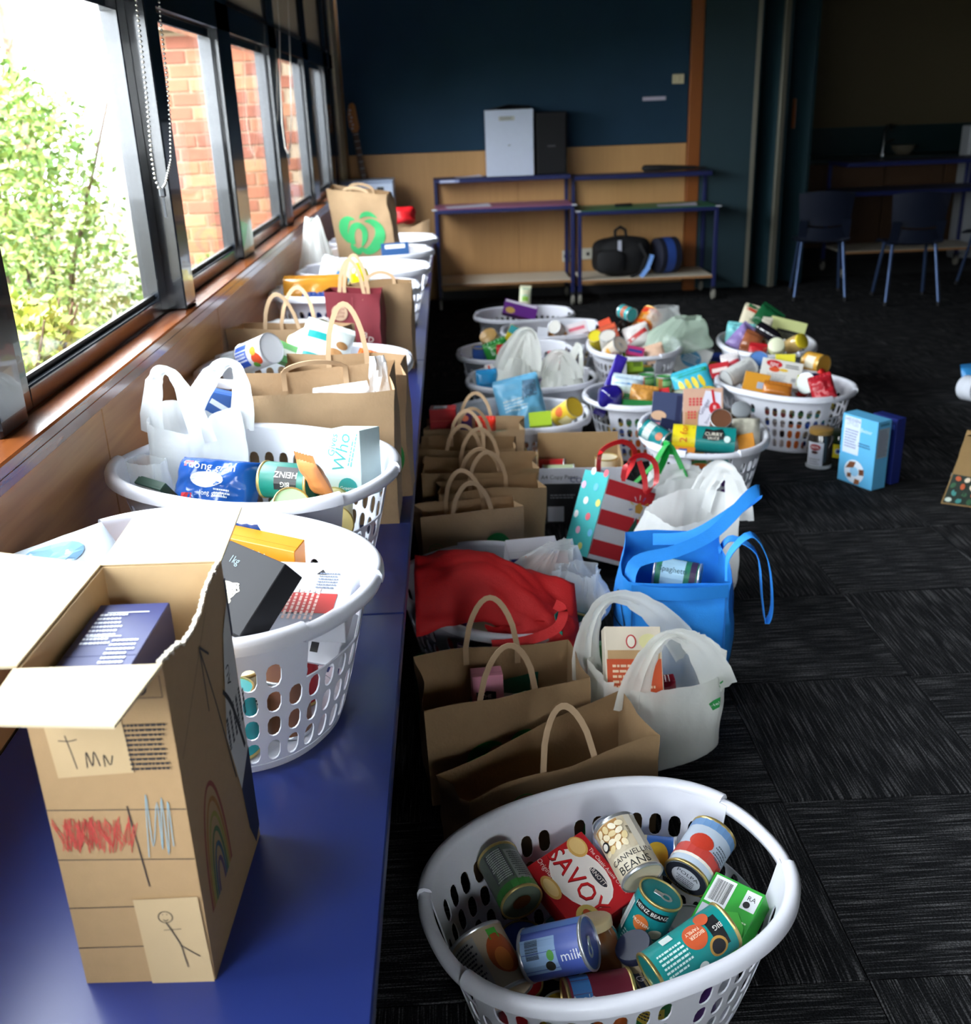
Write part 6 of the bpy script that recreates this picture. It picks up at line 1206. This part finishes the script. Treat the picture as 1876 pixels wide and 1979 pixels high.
# ---- in the paper bags on the carpet
carton('pink flour packet standing in the brown paper bag', '#e79ab0', (.072, .05, .17), *[WY(945, 1372, 2.03)+v for v in (V3((0, 0, 0)), V3((1, .07, 0)), V3((0, .1, 1)))], pr=[('poly', -.004, .034, [(-.022, -.012), (-.024, .012), (-.006, .009), (.0, .014), (.022, .01), (.022, -.01), (.0, -.014)], '#201c1e'), ('text', -.004, .034, .013, 'THE', '#f0e8e8'), ('lines', -.012, -.0, .02, .03, '#c04a62', 90, 3), ('lines', .008, .0, .018, .03, '#c04a62', 90, 2), ('rect', 0, -.072, .07, .002, '#b85a70')])
b = MB(); b.grid(lambda u, v: ((u-.5)*.09, (v-.5)*.06, .03*nz(u*3, v*3, 4)+.015*math.sin(PI*u)), 10, 8); b.grid(lambda u, v: ((.5-u)*.09, (v-.5)*.06, .03*nz((1-u)*3, v*3, 4)+.015*math.sin(PI*u)-.004), 10, 8)
tag(obj('tissue_paper', b, M('#b0b0b4', .8), None, True, loc=WY(995, 1362, 2.03)), 'crumpled grey-white tissue beside the pink flour packet', 'paper')
carton('red tea carton standing in the open brown bag', '#b01c22', (.10, .07, .13), *[WY(856, 824, 3.745)+v for v in (V3((0, 0, 0)), V3((1, -.07, 0)), V3((0, .05, 1)))], pr=[('rect', 0, .02, .09, .002, '#d85a4a'), ('ell', .03, -.02, .02, .03, '#8a141a')], faces={'t': [('rect', -.01, 0, .05, .04, '#d0ccd4')]})
carton('purple carton beside the red tea carton', '#3a1e4a', (.05, .05, .10), *[WY(899, 824, 3.75)+v for v in (V3((0, 0, 0)), V3((1, -.07, 0)), V3((0, .05, 1)))], pr=[('ell', 0, .03, .014, .012, '#c86a4a')])
pouch('bright red packet in the open brown bag', '#d8301e', (.08, .05, .08), WY(937, 834, 3.785), WY(957, 834, 3.78), WY(937, 815, 3.79), seed=70)
carton('turquoise and white flat carton in the open brown bag', '#5fb8a4', (.12, .05, .05), WY(967, 846, 3.725), WY(1007, 844, 3.72), WY(967, 830, 3.735), pr=[('rect', .03, .015, .1, .012, '#e0e4e4')])
# copy paper box
c0 = V3((.445, 3.66, 0)); cp = thing('copy_paper_box', 'open copy paper box marked FOOD beside the paper bags', 'cardboard box', c0, (0, 0, math.radians(-5)))
w, d, h = .155, .125, .25; m_cpw = M('#c9ccd6', .6)
obj('front_side', MB().box(-w, w, -d, -d+.004, 0, h-.03), m_cpw, cp); obj('back_side', MB().box(-w, w, d-.004, d, 0, h+.03), m_card, cp)
for s in (-1, 1): obj('end_side', MB().box(s*w-.002, s*w+.002, -d, d, 0, h-.01), m_card, cp)
obj('base_side', MB().box(-w, w, -d, d, 0.001, .005), m_card, cp)
prints(cp, [('rect', 0, .08, .308, .16, '#1a1b20'), ('text', -.075, .185, .022, 'A4 Copy Paper', '#2a2c34'), ('text', .055, .2, .032, 'FooD', '#3a3a80', -4), ('text', .055, .168, .03, 'COLLECTION', '#3a3a80', -4), ('lines', -.06, .11, .1, .02, '#8a8c94', 0, 2), ('poly', -.09, .05, [(-.03, -.04), (.03, -.04), (.03, .02), (-.03, .02)], '#c9ccd6')], lambda x, y, o: (x, -d-o, y), rough=.6)
Cc = crop(790, 740, 4.169)
can('red tin lying in the copy paper box', '#b8242a', V3((.40, 3.715, .158)), V3((.30, 3.735, .154)), r=.036, metal='s')
can('pale green ribbed tin lying in the copy paper box', '#b9c8a0', V3((.425, 3.63, .160)), V3((.305, 3.635, .160)), r=.04, h=.12, metal='s', rib=True)
can('white and orange tin standing in the copy paper box', '#e0d4b8', V3((.545, 3.63, .225)), V3((.545, 3.63, .12)), r=.042, pr=[('rect', 0, .01, .1, .03, '#e0a83a')])
for k, (dx, dy, hn) in enumerate(((.1, -.03, 'green'), (-.08, -.04, 'white'), (-.08, .055, 'orange'))):
    can('%s tin low in the copy paper box' % hn, HUE[hn], V3((.445+dx, 3.66+dy, .118)), V3((.445+dx, 3.66+dy, .0)), h=.11)
# ---- on the open carpet
bl, br = W(1617, 926, 0), W(1683, 950, 0); xx = (br-bl).normalized(); yy = V3((-xx.y, xx.x, 0)); wv = (br-bl).length
cc = (bl+br)/2 + V3((0, 0, .141))
carton('tall light blue cereal carton standing on the carpet', '#5fb2e0', (wv, .075, .28), cc, cc+xx, cc+V3((0, 0, 1)), pr=[('rect', -wv*.2, .058, wv*.46, .15, '#cfdcf2'), ('text', -wv*.2, .12, .02, 'HIDDEN', '#3a4a6a'), ('text', -wv*.2, .103, .018, 'LITTLES', '#7a8ab0'), ('lines', -wv*.2, .045, wv*.38, .08, '#7a86a8', 0, 7), ('text', wv*.2, .09, .022, 'Better', '#d8ecf8'), ('lines', wv*.18, .03, .06, .02, '#2a5a80', 0, 2), ('ell', -.005, -.085, .05, .048, '#d6e2f0'), ('ell', -.005, -.085, .022, .02, '#8fc4e6'), ('poly', -.03, -.06, [(-.02, -.02), (.0, .012), (.03, .016), (.02, -.01)], '#7a4a30'), ('poly', .03, -.08, [(-.01, -.014), (.014, -.01), (.012, .014), (-.012, .01)], '#6a3f28'), ('poly', .012, -.125, [(-.014, -.012), (.012, -.008), (.014, .012), (-.01, .012)], '#8a5636'), ('poly', -.028, -.105, [(-.01, -.01), (.01, -.008), (.01, .01), (-.01, .008)], '#7a4a30')],
    faces={'r': [('rect', 0, .05, .06, .12, '#9aa4b4'), ('lines', 0, .05, .05, .11, '#6a7484', 0, 14), ('rect', 0, .125, .05, .01, '#2f7ea8')]})
p = W(1668, 905, 0); 
q0 = bl.lerp(br, .62)+yy*.115
carton('navy blue carton hidden behind the cereal carton', '#17246a', (.12, .05, .27), q0+V3((0, 0, .136)), q0+xx+V3((0, 0, .136)), q0+V3((0, 0, 1)), pr=[('rect', 0, .1, .1, .02, '#3a56b0')])
p = W(1581, 900, 0); ck = jar('glass spice jar with a gold lid and white label on the carpet', '#2a2620', '#8a6a34', p+V3((0, 0, .165)), p, r=.052, h=.165, lid_h=.02, pr=[('rect', -.02, -.02, .07, .105, '#c3c6d0'), ('ell', -.02, .012, .024, .014, '#8a1f22'), ('lines', -.02, .012, .036, .01, '#e8dcd8', 0, 2), ('ell', -.02, -.01, .014, .007, '#3a1a14'), ('lines', -.02, -.05, .05, .03, '#8a8c94', 0, 3)], name='spice_jar')
obj('glass_foot', MB().lathe([(.0535, -.0825), (.0535, -.072), (.0525, -.068)], 26, False), M('#a8acb0', .1), ck, True)
p = W(1618, 884, 0); jar('small jar with a yellow label behind the spice jar', '#1a2a14', '#1c2a1a', p+V3((0, 0, .12)), p, r=.045, h=.12, pr=[('rect', 0, -.02, .1, .06, '#d8c420'), ('ell', .0, -.02, .014, .014, '#e8e4d8'), ('ell', 0, -.02, .009, .009, '#2a4a9a')])
# cartons behind the heaped basket
carton('flat brown carton on the carpet behind the two green tins basket', '#8a5236', (.30, .19, .05), V3((1.285, 5.27, .0255)), V3((2.285, 5.20, .0255)), V3((1.285, 5.27, 1)))
carton('white carton with a blue oval tilted on the flat brown carton', '#d3d2d0', (.17, .12, .17), WY(1337, 706, 5.33), WY(1360, 716, 5.31), WY(1331, 690, 5.34), pr=[('ell', -.01, .01, .055, .045, '#3f8ab4'), ('lines', -.01, .01, .08, .05, '#e4ecf0', 0, 4), ('ell', .02, -.065, .02, .012, '#4a7aa8')])
carton('blue and yellow carton on the carpet behind the two green tins basket', '#27409a', (.18, .12, .13), WY(1371, 713, 5.56), WY(1394, 713.5, 5.56), WY(1371, 699, 5.56), pr=[('ell', .0, .02, .07, .022, '#e0c43a'), ('lines', 0, .02, .1, .02, '#7a3a2a', 0, 2)], faces={'t': [('rect', 0, 0, .15, .1, '#2f4fb0')]})
# roll and packet at the edge of the open carpet
p = W(1880, 752, .06)
t = thing('toilet_roll', 'white toilet roll lying on the open carpet', 'toilet roll', mtx=zframe(V3((.25, -1, .12)), p, V3((0, 0, 1))))
obj('paper_wrap', MB().lathe([(.022, -.05), (.062, -.05), (.0635, -.046), (.0635, .046), (.062, .05), (.022, .05), (.022, -.05)], 32, False), M('#dfe4f0', .8), t, True, 50); obj('core', MB().lathe([(.0215, -.05), (.0215, .05), (.019, .05), (.019, -.05)], 24, False), M('#8a7a5a', .8), t, True, 50)
pouch('light blue packet behind the toilet roll', '#3f9ae0', (.16, .06, .11), W(1893, 726, .10), W(1930, 722, .10), W(1893, 705, .15), seed=80)
# floral bag at the edge of the open carpet
p = W(1900, 985, 0)
FLO = [('ell', -.13+.037*(k % 8)+.012*((k//8) % 2), .02+.028*(k//8), .012, .009, ('#c9d8cc', '#b8562e', '#3f8a84', '#d8c8b0', '#2f5a3c')[(k*7+k//8) % 5], 37*k) for k in range(32)]
paper_bag('floral fabric bag with a tan upper part standing on the open carpet', p.x+.04, p.y+.06, -32, .30, .14, .26, seed=33, mat=M('#8a6e44', .85, bump=.2), gus=.5, flare=-.35, handles=(0, 1), hh=.1, pr=[('rect', 0, .062, .29, .11, '#1c2a20')]+FLO, facep={3: [('rect', 0, .06, .13, .11, '#1c2a20')]+[('ell', -.05+.03*(k % 4), .02+.03*(k//4), .011, .009, ('#c9d8cc', '#b8562e', '#3f8a84', '#d8c8b0')[k % 4]) for k in range(12)]}, name='fabric_bag', cat='bag')
# ================================================================== settle: ease groceries that share a basket apart and keep them inside its wall
import numpy as np
def settle(iters=90, cap=.075):
    bpy.context.view_layer.update()
    hardc = {'tin can', 'carton', 'jar', 'bottle', 'packet', 'chocolate egg', 'tin pack'}
    n = 320; i = np.arange(n)+.5; ph = np.arccos(1-2*i/n); th = math.pi*(1+5**.5)*i
    DR = np.c_[np.cos(th)*np.sin(ph), np.sin(th)*np.sin(ph), np.cos(ph)]
    T = [o for o in bpy.data.objects if o.parent is None and o.get('category') in hardc]
    pts = []
    for o in T:
        acc = []
        for c in [o]+list(o.children):
            if c.type != 'MESH' or c.name.split('.')[0] in PN.values(): continue
            a = np.empty(len(c.data.vertices)*3); c.data.vertices.foreach_get('co', a); m = np.array(c.matrix_world); acc.append(a.reshape(-1, 3)@m[:3, :3].T+m[:3, 3])
        p = np.concatenate(acc); pts.append(p[np.unique((p@DR.T).argmax(0))])
    N = len(T); c0 = np.array([p.mean(0) for p in pts]); rad = np.array([np.linalg.norm(p-c, axis=1).max() for p, c in zip(pts, c0)])
    Sp = np.array([(p@DR.T).max(0) for p in pts]); Sm = np.array([-(p@DR.T).min(0) for p in pts]); t = np.zeros((N, 3))
    fixed = np.array(['packed low' in o['label'] or 'pasta carton' in o['label'] for o in T]); soft = np.array([o['category'] == 'packet' for o in T])
    pairs = [(a, b) for a in range(N) for b in range(a) if not (fixed[a] and fixed[b]) and np.linalg.norm(c0[a]-c0[b]) < rad[a]+rad[b]+.06]
    home = []
    for k in range(N):
        h = None
        for key, (x, y, z, r) in BASK.items():
            if not fixed[k] and math.hypot(c0[k][0]-x, c0[k][1]-y) < .265 and z < c0[k][2] < z+.5: h = (np.array([x, y, z]), math.radians(r))
        home.append(h)
    for it in range(iters):
        for a, b in pairs:
            dep = Sp[a]+Sm[b]+DR@(t[a]-t[b]); lo = dep.min(); tol = .009 if soft[a] or soft[b] else .003
            if lo <= tol: continue
            v = c0[a]-np.array(CAM_O); v /= np.linalg.norm(v)
            j = (dep*(1+.9*(1-np.abs(DR@v)))).argmin(); mv = DR[j]*(dep[j]-tol*.7)*.6            # a moves along -d, b along +d
            wa = 0 if fixed[a] else (1 if fixed[b] else .5); wb = 0 if fixed[b] else (1 if fixed[a] else .5)
            t[a] -= mv*wa; t[b] += mv*wb
        for k in range(N):
            if home[k] is None: continue
            o_, r = home[k]; q = pts[k]+t[k]-o_; ca, sa = math.cos(r), math.sin(r); X = q[:, 0]*ca+q[:, 1]*sa; Y = -q[:, 0]*sa+q[:, 1]*ca; Z = q[:, 2]
            m = (Z > 0) & (Z < .272)
            if 'handle' in T[k]['label'] or 'small print' in T[k]['label']: m &= ~((np.abs(Y) < .085) & (Z > .16) & (Z < .243))
            if not m.any(): continue
            kk = np.clip(Z[m]/BH, 0, 1)**.85; A = BA0+(BA1-BA0)*kk-.004; B = BB0+(BB1-BB0)*kk-.004
            f = (np.abs(X[m]/A)**2.35+np.abs(Y[m]/B)**2.35)**(1/2.35); rr = np.hypot(X[m], Y[m]); d = rr-rr/np.maximum(f, 1e-6); j = d.argmax()
            if d[j] > .002:
                e = np.array([X[m][j], Y[m][j]])/rr[j]*d[j]*.6; t[k][0] -= e[0]*ca-e[1]*sa; t[k][1] -= e[0]*sa+e[1]*ca
        l = np.linalg.norm(t, axis=1); s = np.minimum(1, cap/np.maximum(l, 1e-9)); t *= s[:, None]
    for k, o in enumerate(T):
        if not fixed[k] and np.linalg.norm(t[k]) > 1e-4: o.location = o.location + V3(t[k])
    bad = sum(1 for a, b in pairs if (Sp[a]+Sm[b]+DR@(t[a]-t[b])).min() > .012)
    return bad
settle()
